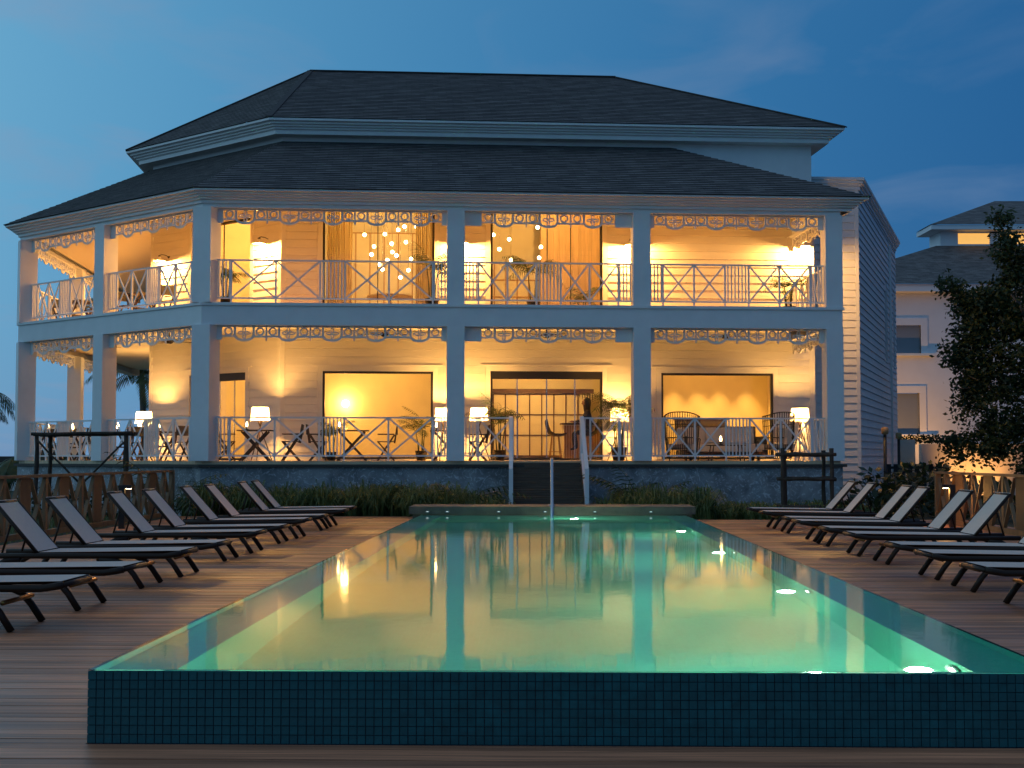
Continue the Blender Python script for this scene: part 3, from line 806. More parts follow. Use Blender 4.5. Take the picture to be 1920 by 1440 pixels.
# --- roofs laid in courses
def roof(name, faces, course=.16):
    mb = MB(); mb.uv = []
    for (e0, e1, t1, t0) in faces:
        e0, e1, t1, t0 = map(Vector, (e0, e1, t1, t0))
        slope = ((t0+t1)/2 - (e0+e1)/2)
        ed = (e1-e0).normalized(); sl = (slope - ed*slope.dot(ed)); n = max(1, int(sl.length/course)); nrm = ed.cross(sl.normalized()).normalized()
        if nrm.z < 0: nrm = -nrm
        for k in range(n):
            a, b = k/n, (k+1)/n
            pa0, pa1 = e0.lerp(t0, a), e1.lerp(t1, a); pb0, pb1 = e0.lerp(t0, b), e1.lerp(t1, b)
            vs = [pa0 + nrm*.002, pa1 + nrm*.002, pa1 + nrm*.020, pa0 + nrm*.020, pb1 + nrm*.005, pb0 + nrm*.005]
            base = len(mb.v); mb.v += [tuple(q) for q in vs]
            mb.f += [(base,base+1,base+2,base+3), (base+3,base+2,base+4,base+5)]
            for q, vv in zip(vs, (a,a,a,a,b,b)): mb.uv.append(((q-e0).dot(ed), vv*n*course + (0.001 if vv == a else -.001)))
    return mb.build(name, M['shingle'], house)
RE = offset([(13.24, .6), (13.24,-D)] + COLS[2:], .57)
ze, zt = 7.255, 9.20
e = [(p[0], p[1], ze) for p in RE]; hx = RE[1][0] - (0 - RE[1][1])
roof('roof', [ (e[1], (e[0][0],.0,ze), (hx,0,zt), (hx,0,zt)) if False else ((RE[1][0],.02,ze), e[1], (hx,.02,zt), (hx,.02,zt)),
               (e[1], e[2], (0,.02,zt), (hx,.02,zt)),
               (e[2], e[3], (-WL*S2+.01,WL*S2+.02,zt), (0,.02,zt)),
               (e[3], e[4], (-WL*S2+.02,17,zt), (-WL*S2+.01,WL*S2+.02,zt)) ])
UE = offset(UEAVE, .70); ze = 9.64; zr = 12.185
e = [(p[0], p[1], ze) for p in UE]; RL, RR_ = (.39,4.39,zr), (9.12,4.39,zr)
roof('roof', [ (e[0], e[1], RR_, RR_), (e[1], e[2], RL, RR_), (e[2], e[3], RL, RL), (e[3], e[4], RL, RL), (e[4], e[0], RR_, RL) ])
rc_ = MB()
for a, b in ((RL,RR_), (e[1],RR_), (e[3],RL), (e[2],RL)): rc_.bar(Vector(a)+Vector((0,0,.02)), Vector(b)+Vector((0,0,.02)), .16, .03)
rc_.build('ridge_cap', M['shingle'], house)

# --- the wing beyond the right corner
n0 = Vector((15.118, 1.0, 0)); ang = R(19.6) + HA; wd = Vector((math.sin(ang), math.cos(ang), 0)); n1 = n0 + wd*12.0
w6, mW = wall((UR, 1.0), (n0.x, n0.y), -.12, 8.45, [], M['siding_wing'], M['siding_wing'], x_from=.0, ends=.0, x_to=1.45)
slit = [(7.7, 8.3, 4.3, 6.55), (10.9,11.3,4.3,6.55)]
w7, mW2 = wall((n0.x, n0.y), (n1.x, n1.y), -.12, 8.45, slit, M['siding_wing'], M['siding_wing'], ends=.03)
MB().box(1.45, 1.548, -.035, .1, -.12, 8.45).build('corner_board', M['white'], w6)
for o in slit:
    s = MB().box(o[0], o[1], .06, .08, o[2], o[3]).build('window', M['pane_dusk'], house); s.matrix_local = mW2
    MB().box(o[0]-.05, o[1]+.05, -.05, .05, o[2]-.06, o[2]-.002).build('sill', M['white'], s)
MB().box(9.3, 9.36, -.09, -.031, 0, 8.2).build('downpipe', M['white'], house).matrix_local = mW2
sweep([(n1.x+wd.x*0, n1.y), (n0.x, n0.y), (UR-.4, 1.0)], [(.0,8.36),(.06,8.36),(.06,8.45),(.10,8.46),(.10,8.50),(.15,8.52),(.15,8.58),(.19,8.60),(.19,8.67),(-.3,8.67),(-.3,8.6)], 'cornice', M['white'], house)
MB().prism([(UR-.4,1.3),(n0.x-.2,1.3),(n1.x-.3,n1.y),(UR,n1.y)], 8.2, 8.44).build('flat_roof', M['plinth_cap'], house)

# --- porch stairs with white handrails, turned square to the pool
SW = (STAIR1 - STAIR0)/2; SV = -.26
stairs = MB().bar((-SW-.03, SV, .96), (-SW-.03, SV-1.75, -.02), .05, .25).bar((SW+.03, SV, .96), (SW+.03, SV-1.75, -.02), .05, .25).build('stairs', M['stair_wood'], house, loc=((STAIR0+STAIR1)/2, -D, 0), rot=(0,0,-HA))
for k in range(7):
    z = F1 - .155*(k+1); v1 = SV - .27*k
    MB().box(-SW, SW, v1-.29, v1-.005, z-.035, z).build('tread', M['stair_wood'], stairs)
    MB().box(-SW, SW, v1-.02, v1-.004, z+.001, z+.118).build('riser', M['stair_wood'], stairs)
for u in (-SW-.045, SW+.045):
    MB().box(u-.045,u+.045,-.05,.05,F1,F1+1.02).build('newel_post', M['white'], stairs)
    MB().bar((u, -.05, F1+.98), (u, SV-1.9, .96), .085, .10).build('handrail', M['white'], stairs)
    MB().bar((u, -.05, F1+.15), (u, SV-1.85, .15), .05, .05).build('lower_rail', M['white'], stairs)
    MB().box(u-.045,u+.045,SV-1.95,SV-1.86,-.1,.98).build('newel_post', M['white'], stairs)

# --- rooms behind the glass
def room(u0, u1, v1, z0, z1, wm, back=None):
    r = MB()
    r.box(u0, u1, .21, v1, z0-.05, z0)
    fl_ = r.build('room_floor', M['porch_floor'], house)
    MB().box(u0, u1, .21, v1, z1, z1+.05).build('room_ceiling', M['pale_wall'], house)
    MB().box(u0, u1, v1, v1+.1, z0, z1).build('room_wall', back or wm, house)
    MB().box(u0-.08, u0, .21, v1, z0, z1).build('room_wall', wm, house)
    MB().box(u1, u1+.08, .21, v1, z0, z1).build('room_wall', wm, house)
room(.35, 4.55, 4.0, F1+.01, 3.95, M['amber_wall']); room(4.75, 8.9, 4.0, F1+.01, 3.95, M['pale_wall']); room(9.1, 13.4, 4.0, F1+.01, 3.95, M['amber_wall'])
room(.35, 4.55, 4.6, F2+.01, 8.4, M['pale_wall']); room(4.75, 8.9, 4.6, F2+.01, 8.4, M['pale_wall'])
# chamfer rooms
for z0, z1 in ((F1+.01, 3.95), (F2+.01, 8.4)):
    poly = [(-.2,.35),(.2,.3),(.2,6.0),(-3.6,6.0),(-3.6,4.1)]
    MB().prism(poly, z0-.04, z0).build('room_floor', M['porch_floor'], house)
    MB().prism(poly, z1, z1+.04).build('room_ceiling', M['pale_wall'], house)
    MB().box(-3.6, .2, 6.0, 6.1, z0, z1).build('room_wall', M['pale_wall'], house)
    MB().box(.2, .27, .3, 6.0, z0, z1).build('room_wall', M['pale_wall'], house)
# curtains and inner joinery of the upper rooms
def curtain(u0, u1, v, z0, z1):
    mb = MB(); n = 40; 
    for k in range(n+1):
        u = u0 + (u1-u0)*k/n; y = v + .05*math.sin(k*1.6) + .02*math.sin(k*.7)
        mb.v += [(u,y,z0),(u,y,z1)]
    for k in range(n): mb.f.append((2*k,2*k+2,2*k+3,2*k+1))
    mb.build('curtain', M['curtain'], house, smooth=True)
curtain(1.1, 1.75, .45, F2+.05, 8.1); curtain(3.35, 3.85, .45, F2+.05, 8.1)
wp = MB().box(6.9, 8.88, 3.9, 3.98, F2+.02, 8.3).build('wood_panelling', M['wood_panel'], house)
for k in range(11): MB().box(6.9+.18*k+.004, 6.9+.18*k+.176, 3.87, 3.899, F2+.02, 8.3).build('panel_board', M['wood_panel'], wp)
def gridded(u0, u1, v, z0, z1, nx, nz, frame_m, pane_m, name):
    g = MB(); t = .03
    for k in range(nx+1): x = u0 + (u1-u0)*k/nx; g.box(x-t/2, x+t/2, v-.03, v+.03, z0, z1)
    for k in range(nz+1): z = z0 + (z1-z0)*k/nz; g.box(u0, u1, v-.025, v+.025, z-t/2, z+t/2)
    o = g.build(name, frame_m, house)
    for i in range(nx):
        for j in range(nz):
            a, b = u0+(u1-u0)*i/nx+t/2, u0+(u1-u0)*(i+1)/nx-t/2; c, d = z0+(z1-z0)*j/nz+t/2, z0+(z1-z0)*(j+1)/nz-t/2
            MB().box(a, b, v-.006, v+.006, c, d).build('pane', pane_m, o)
M['frost'] = mat('frosted_panel', (.84,.80,.62), .6)
gridded(5.55, 8.25, 3.6, F1+.12, 3.0, 8, 3, M['brown_wood'], M['frost'], 'glazed_partition')
gridded(5.3, 7.9, 4.3, F2+.12, 6.75, 8, 4, M['light_wood'], M['frost'], 'glazed_partition')
MB().box(5.4, 8.35, 3.5, 3.62, 3.02, 3.14).build('valance_board', M['brown_wood'], house)
gridded(1.3, 3.7, 4.5, F2+.1, 7.6, 6, 1, M['light_wood'], M['frost'], 'glazed_partition')

# ================================================================== LAMPS
def wall_lamp(u, v, z, rz, label, power=470, ext=.0):
    t = thing('wall_lamp', label, 'wall lamp', hw(u, v, z), HA + rz, 'barn lamps on the upper porch')
    MB().tube([(0,.30+ext,.10),(0,.18,.13),(0,.06,.13),(0,.0,.10),(0,0,.06)], .012, 8).build('arm', M['dark_metal'], t, True)
    MB().lathe([(.0,.312),(.05,.312),(.05,.30),(.0,.30)], 14).build('wall_plate', M['dark_metal'], t, rot=(R(90),0,0), loc=(0,0.61+ext,.10))
    MB().lathe([(.025,.08),(.045,.06),(.05,.02),(.09,-.005),(.165,-.045),(.17,-.055),(.16,-.05),(.085,-.012),(.04,.01)], 24).build('shade', M['enamel_in'], t, True)
    MB().lathe([(.0,.105),(.03,.10),(.04,.062),(.026,.055)], 14).build('cap', M['dark_metal'], t, True)
    MB().lathe([(0,-.045),(.02,-.04),(.03,-.02),(.02,.0),(0,.01)], 12).build('bulb', M['bulb'], t, True)
    lamp('glow', t, (0,0,-.06), power, WARM, .04)
q = ch(.50, .32); wall_lamp(q[0], q[1], 6.66, R(-45), 'barn wall lamp at the bend of the upper porch wall')
q = ch(4.69, .32); wall_lamp(q[0], q[1], 6.60, R(-45), 'barn wall lamp at the sea end of the chamfered upper wall')
wall_lamp(-4.2, 7.6, 6.6, R(-90), 'barn wall lamp on the end wall facing the sea'); wall_lamp(4.52, -.32, 6.66, 0, 'barn wall lamp between the two glazed upper rooms'); wall_lamp(8.80, -.32, 6.66, 0, 'barn wall lamp beside the wood-panelled upper room'); wall_lamp(13.22, -.46, 6.66, 0, 'barn wall lamp in the upper porch corner by the wing', ext=.14)

def floor_lamp(u, v, label, power=360):
    t = thing('floor_lamp', label, 'floor lamp', hw(u, v, F1), HA + random.uniform(-.4,.4), 'drum shade lamps on the lower porch')
    for k in range(3):
        a = 2*math.pi*k/3 + .5
        MB().tube([(.30*math.cos(a), .30*math.sin(a), 0.006), (-.06*math.cos(a), -.06*math.sin(a), .98)], .013, 6).build('leg', M['furn_wood'], t)
    MB().tube([(0,0,.78),(0,0,1.12)], .012, 6).build('stem', M['dark_metal'], t)
    MB().lathe([(.20,1.30),(.235,.98)], 28).build('shade', M['shade'], t, True)
    MB().lathe([(0,1.22),(.03,1.19),(.03,1.15),(.0,1.12)], 12).build('bulb', M['bulb'], t, True)
    lamp('glow', t, (0,0,1.17), power, WARM, .05)
floor_lamp(-.42, -.75, 'drum shade tripod lamp at the bend of the lower porch wall')
floor_lamp(4.06, -.55, 'drum shade tripod lamp beside the amber picture window')
floor_lamp(4.92, -.75, 'drum shade tripod lamp beside the stair door, next to a chair')
floor_lamp(8.45, -.55, 'drum shade tripod lamp behind the tall potted palm')
floor_lamp(12.92, -1.0, 'drum shade tripod lamp behind the wicker chair by the wing')
floor_lamp(-4.6, 7.4, 'drum shade tripod lamp on the end porch facing the sea')
q = ch(4.75, .7); floor_lamp(q[0], q[1], 'drum shade tripod lamp at the sea end of the chamfered wall')

def lantern(loc, label, s=1.0, power=6.0):
    t = thing('lantern', label, 'lantern', loc, 0, 'glass table lanterns')
    MB().lathe([(0,0),(.05*s,0),(.05*s,.012*s),(.012*s,.02*s),(.012*s,.05*s),(.04*s,.06*s),(0,.065*s)], 14).build('base', M['dark_metal'], t, True)
    MB().lathe([(.045*s,.065*s),(.06*s,.12*s),(.055*s,.19*s),(.032*s,.26*s),(.034*s,.28*s)], 14).build('glass_shade', M['lantern_glass'], t, True)
    MB().lathe([(0,.075*s),(.022*s,.09*s),(.026*s,.12*s),(.014*s,.17*s),(0,.20*s)], 10).build('flame', M['flame'], t, True)
    lamp('glow', t, (0,0,.13*s), power, WARM2, .03)

# interior lights (real lamps in the rooms)
def pendant_cluster(label, pts, ztop, u0, v0, r=.048, power=6):
    t = thing('chandelier', label, 'chandelier', hw(u0, v0, ztop), HA)
    MB().lathe([(0,0),(.25,0),(.25,-.04),(0,-.04)], 20).build('ceiling_plate', M['steel'], t)
    for (u, v, z) in pts:
        g = MB().lathe([(r*math.sin(math.pi*k/8), r*math.cos(math.pi*k/8)) for k in range(9)], 14).build('globe', M['globe'], t, True, loc=(u-u0, v-v0, z-ztop))
        MB().tube([(0,0,r),(0,0,ztop-z-.02)], .004, 5).build('cord', M['steel'], g)
gA = [(2.01,2.0,7.16),(2.26,2.2,6.88),(2.55,1.9,7.17),(2.9,2.1,7.32),(3.07,1.8,7.36),(3.39,2.0,7.39),(2.73,2.2,6.96),(3.11,2.1,6.99),(2.62,1.8,6.46),(2.40,2.1,6.38),(2.86,1.9,6.60),(3.25,2.0,6.53),(3.18,2.2,6.25),(2.49,2.0,6.24),(2.97,2.0,6.03),(3.46,1.9,6.04),(2.2,1.9,6.62),(2.75,2.3,6.75)]
pendant_cluster('cascade of many glowing glass globes behind the curtained upper window', gA, 8.38, 2.75, 2.0)
gB = [(5.45,2.0,7.2),(5.88,2.1,7.1),(6.63,1.9,7.4),(6.73,2.0,6.89),(5.92,2.0,6.53),(6.69,2.1,6.61),(5.6,1.9,6.8)]
pendant_cluster('small cluster of glowing glass globes in the wood-panelled upper room', gB, 8.38, 6.1, 2.0)
def ceiling_light(u, v, z, label, power, size=.3):
    t = thing('ceiling_light', label, 'ceiling light', hw(u, v, z), HA, 'round ceiling lights inside the rooms')
    MB().lathe([(0,0),(.13,0),(.13,-.025),(.11,-.03)], 18).build('housing', M['white'], t, True)
    MB().lathe([(0,-.026),(.108,-.026)], 18).build('lens', M['bulb'], t)
    lamp('glow', t, (0,0,-.07), power, WARM, .1)
ceiling_light(2.4, 2.2, 3.94, 'round ceiling light in the amber room behind the picture window', 150)
ceiling_light(6.6, 2.0, 3.94, 'round ceiling light over the bar behind the stair door', 190)
ceiling_light(11.2, 1.6, 3.94, 'round ceiling light in the room behind the wicker chairs', 110)
ceiling_light(2.6, 1.5, 8.39, 'round ceiling light over the curtained upper room', 300)
ceiling_light(7.3, 1.6, 8.39, 'round ceiling light over the wood-panelled upper room', 300)
ceiling_light(-1.2, 3.2, 3.94, 'round ceiling light in the lower room behind the chamfered wall', 260)
ceiling_light(-1.2, 3.2, 8.39, 'round ceiling light in the upper room behind the chamfered wall', 520)
for k, u in enumerate((10.7, 11.39, 12.0, 12.77)):
    t = thing('downlight', 'recessed downlight washing the lounge back wall, %s from the stair door' % ('first','second','third','fourth')[k], 'downlight', hw(u, 3.62, 3.93), HA, 'downlights of the lounge room')
    MB().lathe([(.03,.0),(.05,.0),(.05,-.02),(.03,-.02)], 14).build('ring', M['steel'], t)
    lamp('glow', t, (0,0,-.05), 420, WARM, .03, 'SPOT', (R(-8),0,0), spot=R(70), blend=.8)
# added glowing globe standing in for a blurred lamp reflection, amber room wall
t = thing('reflection_globe', 'glowing round globe added as a lamp reflection at the amber room back wall', 'wall lamp', hw(1.46, 3.85, 2.73), HA)
MB().lathe([(.10*math.sin(math.pi*k/10), .10*math.cos(math.pi*k/10)) for k in range(11)], 20).build('globe', M['globe'], t, True)
MB().tube([(0,0,0),(0,.14,0)], .03, 8).build('bracket', M['steel'], t)
lamp('glow', t, (0,-.3,0), 40, WARM, .1)

# ================================================================== LOUNGERS
def make_lounger():
    """local: x from head (-) to foot (+), width along y"""
    root = link('sun_lounger', None)
    W = .31                                    # half width
    zs = .335; xt, xh = .36, -1.02             # tip of the seat, hinge
    for s in (-1, 1):
        MB().tube([(-1.55,s*W,zs-.03),(-1.0,s*W,zs-.03),(-.3,s*W,zs-.03),(.2,s*W,zs-.03),(.30,s*W,zs-.015),(xt,s*W,zs-.005)], .027, 8).build('side_rail', M['frame_brown'], root, True)
        MB().tube([(-.42,s*(W+.005),zs-.065),(-.26,s*(W+.005),zs-.075),(-.16,s*(W+.01),zs-.12),(-.09,s*(W+.012),zs-.2),(0,s*(W+.016),.0)], .028, 8).build('leg', M['frame_brown'], root, True)
        MB().tube([(-1.18,s*(W+.005),zs-.065),(-1.32,s*(W+.005),zs-.075),(-1.40,s*(W+.01),zs-.12),(-1.46,s*(W+.012),zs-.2),(-1.54,s*(W+.016),.0)], .028, 8).build('leg', M['frame_brown'], root, True)
    cb = MB().tube([(-.075,-W,.2),(-.075,W,.2)], .018, 8).build('cross_bar', M['gold_reflection'], root, True)
    MB().tube([(-1.475,-W,.2),(-1.475,W,.2)], .018, 8).build('cross_bar', M['gold_reflection'], root, True)
    MB().tube([(xt,-W,zs-.005),(xt,W,zs-.005)], .02, 8).build('foot_bar', M['frame_brown'], root, True)
    # backrest frame
    a = R(48); L_ = .64
    tip = (xh - L_*math.cos(a), zs + L_*math.sin(a))
    bf = MB()
    for s in (-1, 1): bf.tube([(xh,s*(W-.03),zs-.02),(tip[0],s*(W-.03),tip[1])], .02, 8)
    bf.tube([(tip[0],-W+.03,tip[1]-.004),(tip[0],W-.03,tip[1]-.004)], .018, 8)
    b = bf.build('backrest_frame', M['frame_brown'], root, True)
    for s in (-1, 1):
        MB().tube([(xh-.28,s*(W-.05),zs+.26),(xh-.36,s*(W-.045),zs-.02)], .011, 6).build('prop', M['frame_brown'], b, True)
    # sling: sags a little
    def sling(p0, p1, sag, n=8, m=6, w=W-.012):
        mb = MB()
        for i in range(n+1):
            for j in range(m+1):
                t, y = i/n, -1 + 2*j/m
                x = p0[0] + (p1[0]-p0[0])*t; z = p0[1] + (p1[1]-p0[1])*t - sag*math.sin(math.pi*t)**.6*(1-y*y)
                mb.v.append((x, y*w, z))
        for i in range(n):
            for j in range(m): mb.f.append((i*(m+1)+j, i*(m+1)+j+1, (i+1)*(m+1)+j+1, (i+1)*(m+1)+j))
        return mb
    sling((xh+.01,zs+.004), (xt-.02,zs+.022), .02).build('seat_sling', M['sling'], root, True)
    sling((xh-.005,zs+.012), (tip[0]-.004,tip[1]+.018), .02, w=W-.02).build('backrest_sling', M['sling'], root, True)
    return root
proto = make_lounger()
L_Y = [(25.5+26.2)/2, (24.3+24.9)/2, (21.9+22.5)/2, (20.6+21.2)/2, (18.5+19.2)/2, (17.1+17.8)/2, (14.9+15.5)/2, (13.66+14.2)/2, (11.7+12.26)/2, (10.29+10.86)/2]
R_Y = [25.15, 23.7, 21.4, 20.3, 18.3, 16.95, 14.85, 13.55, 11.9]
ORD = ['first','second','third','fourth','fifth','sixth','seventh','eighth','ninth','tenth']
def put_lounger(o, x, yy, rz, side, k):
    yp = yy*math.cos(ALPHA) + (x*.023)      # depth -> pool frame y
    o.location = pw(x, yp, .003); o.rotation_euler = (0, 0, rz - ALPHA + random.uniform(-.012,.012))
    tag(o, 'sling lounger, %s from the house in the row %s' % (ORD[k], side), 'sun lounger', 'sun loungers along the pool')
first = True
for k, yy in enumerate(L_Y):
    o = proto if first else copy_tree(proto); first = False
    put_lounger(o, -3.80 + random.uniform(-.03,.03), yy, 0, 'beside the pole-table fence', k)
for k, yy in enumerate(R_Y):
    put_lounger(copy_tree(proto), 3.95 + random.uniform(-.03,.03), yy, math.pi, 'below the big tree', k)

# ================================================================== WOODEN FENCES BY THE DECK
def deck_fence(x, y0, y1, label, lamp_side):
    t = thing('deck_fence', label, 'fence', pw(x, y0, 0), -ALPHA)
    L_ = y1 - y0
    MB().box(-.05,.05,-.03,L_+.03,.93,.975).build('top_rail', M['fence_wood'], t)
    MB().box(-.04,.04,0,L_,.0,.09).build('bottom_rail', M['fence_wood'], t)
    slat = MB().box(-.016,.016,-.016,.016,.09,.93).mesh('slat', M['fence_wood'])
    n = max(2, round(L_/1.7)); u = L_/n
    for k in range(n):
        b = u*k
        for q in range(9): link('slat', slat, t, loc=(0, b + .03 + q*.052, 0))
        b0, b1 = b + .5, b + u
        mid_ = (b0+b1)/2
        MB().box(-.03,.03,mid_-.05,mid_+.05,.09,.93).build('post', M['fence_wood'], t)
        for (p, q, o) in ((b0,mid_-.05,.008),(mid_+.05,b1,.008)):
            MB().bar((o,p,.11),(o,q,.91),.028,.06,up=(1,0,0)).build('brace', M['fence_wood'], t)
            MB().bar((-o,p,.91),(-o,q,.11),.028,.06,up=(1,0,0)).build('brace', M['fence_wood'], t)
    MB().box(-.05,.05,L_-.05,L_+.05,.0,.929).build('end_post', M['fence_wood'], t)
    return t
deck_fence(-7.98, 12.6, 30.3, 'brown timber fence with X braces by the pole table', 1)
deck_fence(7.55, 10.8, 27.6, 'brown timber fence with X braces below the big tree', -1)

def bollard(x, y, label, power, rz):
    t = thing('bollard_light', label, 'bollard light', pw(x, y, 0), rz, 'post lights by the fences')
    MB().box(-.05,.05,-.05,.05,0,.70).build('post', M['dark_metal'], t)
    MB().box(-.16,.05,-.05,.05,.70,.76).build('head', M['dark_metal'], t)
    MB().box(-.15,-.07,-.035,.035,.693,.699).build('lens', M['bulb'], t)
    lamp('glow', t, (-.12,0,.65), power, WARM2, .03)
bollard(7.25, 25.6, 'square post light by the fence below the big tree', 16, 0)
bollard(-7.4, 24.8, 'dark post light at the house end of the fence by the pole table', .6, math.pi)

# ================================================================== POLE RACKS
def pole(mb, a, b, r):
    a, b = Vector(a), Vector(b); n = 6
    pts = []; rad = []
    for k in range(n+1):
        p = a.lerp(b, k/n)
        pts.append(p + Vector((random.uniform(-1,1), random.uniform(-1,1), random.uniform(-1,1)))*.012); rad.append(r*random.uniform(.85,1.15))
    return mb.tube(pts, rad, 8)
def pole_table():
    t = thing('pole_table', 'rustic table of dark rough poles behind the timber fence', 'pole table', (-9.3, 31.0, -.12), R(4))
    for sx in (-.95, .95):
        for sy in (-.3, .3): pole(MB(), (sx*(1 if sy<0 else .86), sy, 0), (sx*(1 if sy<0 else .86), sy, 1.86), .045).build('leg', M['pole_wood'], t, True)
    for k in range(7): pole(MB(), (-1.05, -.36+.12*k, 1.86), (1.05, -.36+.12*k, 1.88), .038).build('top_pole', M['pole_wood'], t, True)
    for sx in (-1, 1):
        pole(MB(), (sx*.93,-.33,1.72), (sx*.08,-.33,.86), .022).build('brace', M['pole_wood'], t, True)
        pole(MB(), (sx*.1,-.3,.86), (sx*-.6,-.3,.1), .02).build('brace', M['pole_wood'], t, True)
pole_table()
def pole_rack():
    t = thing('pole_rack', 'ladder-like rack of dark rough poles standing before the plinth', 'pole rack', (6.1, 29.6, -.12), R(-3))
    for sx in (-.5, .5):
        for sy, dx in ((-.2, 0), (.2, -.1 if sx > 0 else .1)): pole(MB(), (sx+dx, sy, 0), (sx+dx, sy, 1.56 - abs(dx)*.6), .042).build('post', M['pole_wood'], t, True)
    for z in (.34, .92, 1.42):
        for y in (-.22, -.1, .05, .2): pole(MB(), (-.58, y, z), (.6, y, z+random.uniform(-.02,.02)), .036).build('rail', M['pole_wood'], t, True)
pole_rack()

# steel handrail at the coping
t = thing('pool_handrail', 'bent stainless steel handrail at the coping end of the pool', 'handrail', pw(.11, 23.3, 0), -ALPHA)
MB().tube([(0,.35,.45),(0,.35,1.05),(0,.33,1.15),(0,.26,1.21),(0,.17,1.22),(0,.08,1.19),(0,0,1.12),(0,-.75,.50),(0,-.85,.40),(0,-.88,.30),(0,-.88,-.25)], .026, 12).build('tube', M['steel'], t, True)
MB().lathe([(0,.012),(.06,.010),(.06,.0)], 16, (0,.35,.451)).build('flange', M['steel'], t, True)

# ================================================================== PLANTS
def frond(mb, base, yaw, pitch, length, droop, leaf_len, nl=14, r=.006, leaf_w=.022):
    base = Vector(base); p = base.copy(); ang = pitch; pts = [p.copy()]; dirs = []
    n = 8
    for k in range(n):
        d = Vector((math.cos(yaw)*math.cos(ang), math.sin(yaw)*math.cos(ang), math.sin(ang)))
        p = p + d*length/n; pts.append(p.copy()); dirs.append(d); ang -= droop/n
    mb.tube(pts, [r*(1-.8*k/n) for k in range(n+1)], 4, caps=False)
    side = Vector((-math.sin(yaw), math.cos(yaw), 0))
    for k in range(nl):
        t = .12 + .88*k/(nl-1); i = min(int(t*n), n-1); q = pts[i].lerp(pts[i+1], t*n - i) if i < n else pts[-1]
        d = dirs[min(i, n-1)]; up = side.cross(d)
        ll = leaf_len*(math.sin(math.pi*(.15+.8*t))**.7)
        for s in (-1, 1):
            dd = (side*s*.8 + d*.65 + up*random.uniform(.0,.25) + Vector((0,0,-.25))).normalized()
            wv = dd.cross(up).normalized()*leaf_w*.5
            m_ = q + dd*ll*.45; e_ = q + dd*ll + Vector((0,0,-ll*.22))
            mb.add([q - wv*.4, q + wv*.4, m_ + wv, m_ - wv, e_], [(0,1,2,3),(3,2,4)])
def potted_palm(loc, h, spread, nf, label, stems=3, seedv=0, pot=.16):
    random.seed(100+seedv)
    t = thing('potted_palm', label, 'potted plant', loc, random.uniform(0,3), 'potted palms on the porches')
    MB().lathe([(0,0.0),(pot*.72,0),(pot,pot*1.5),(pot*1.05,pot*1.5),(pot*1.05,pot*1.62),(pot*.92,pot*1.62),(pot*.9,pot*1.4),(0,pot*1.38)], 16).build('pot', M['pot'], t, True)
    sm = MB(); fm = MB(); z0 = pot*1.3
    for s in range(stems):
        a = 2*math.pi*s/stems + .4; bx, by = pot*.4*math.cos(a), pot*.4*math.sin(a); hh = h*random.uniform(.35,.55)
        topp = (bx*2.2, by*2.2, z0+hh)
        sm.tube([(bx,by,z0-.05),(bx*1.4,by*1.4,z0+hh*.5),topp], [.018,.014,.010], 6)
        for k in range(max(2, nf//stems)):
            frond(fm, topp, random.uniform(0,6.28), random.uniform(.5,1.35), h*random.uniform(.5,.75)*spread, random.uniform(.9,1.9), h*.22, 13)
    sm.build('stem', M['leaf_palm'], t, True); fm.build('fronds', M['leaf_palm'], t)
    return t
P_ = potted_palm
P_(hw(1.30,-.75,F1+.003), 1.0, .9, 9, 'slim potted palm beside the amber picture window edge', 3, 1, .13)
P_(hw(3.5,-.9,F1+.003), 1.15, 1.0, 10, 'potted palm in front of the amber picture window', 3, 2, .15)
P_(hw(5.40,-1.2,F1+.003), 1.35, 1.1, 15, 'bushy potted palm at the stair door below the drum lamp', 4, 3, .16)
P_(hw(8.3,-1.4,F1+.003), 2.0, .75, 20, 'tallest potted palm, beside the stair door', 5, 4, .2)
P_(hw(-1.05,-2.6,F2+.003), 1.2, .7, 10, 'potted palm at the bend of the upper porch', 3, 5, .15)
P_(hw(3.72,-2.3,F2+.003), 1.5, .9, 14, 'potted palm upstairs beside the globe cascade window', 3, 6, .17)
P_(hw(6.15,-2.1,F2+.003), 1.5, .8, 14, 'potted palm upstairs before the wood-panelled room', 3, 7, .17)
P_(hw(12.60,-1.2,F2+.003), 1.0, 1.0, 14, 'low bushy potted palm upstairs by the wing corner', 4, 8, .17)
P_(hw(7.75,1.2,F2+.012), 1.1, .9, 10, 'potted palm inside the wood-panelled upper room', 3, 9, .15)
q = ch(6.9, 1.0); P_(hw(q[0],q[1],F2+.003), 1.0, .8, 10, 'potted palm at the sea end of the upper porch', 3, 10, .15)

def ground_palm(loc, h, nf, label, seedv, leaf=.3):
    random.seed(200+seedv)
    t = thing('young_palm', label, 'palm', loc, 0, 'young palms in the planting bed')
    fm = MB()
    for k in range(nf): frond(fm, (random.uniform(-.05,.05), random.uniform(-.05,.05), .02), 2*math.pi*k/nf + random.uniform(-.3,.3), random.uniform(.7,1.25), h*random.uniform(.85,1.2), random.uniform(.8,1.5), leaf, 13, .012, .045)
    MB().tube([(0,0,-.02),(0,0,.14)], [.05,.035], 8).build('stem', M['trunk'], t, True)
    fm.build('fronds', M['leaf_palm'], t)
ground_palm((-1.25,30.9,-.12), 1.75, 9, 'young palm in the bed before the plinth, pole table side of the stairs', 1, .42)
ground_palm((2.85,31.2,-.12), 1.65, 9, 'young palm in the bed before the plinth, pole rack side of the stairs', 2, .40)
ground_palm((-7.35,31.0,-.12), 2.2, 9, 'young palm at the fence end beside the pole table', 3, .42)

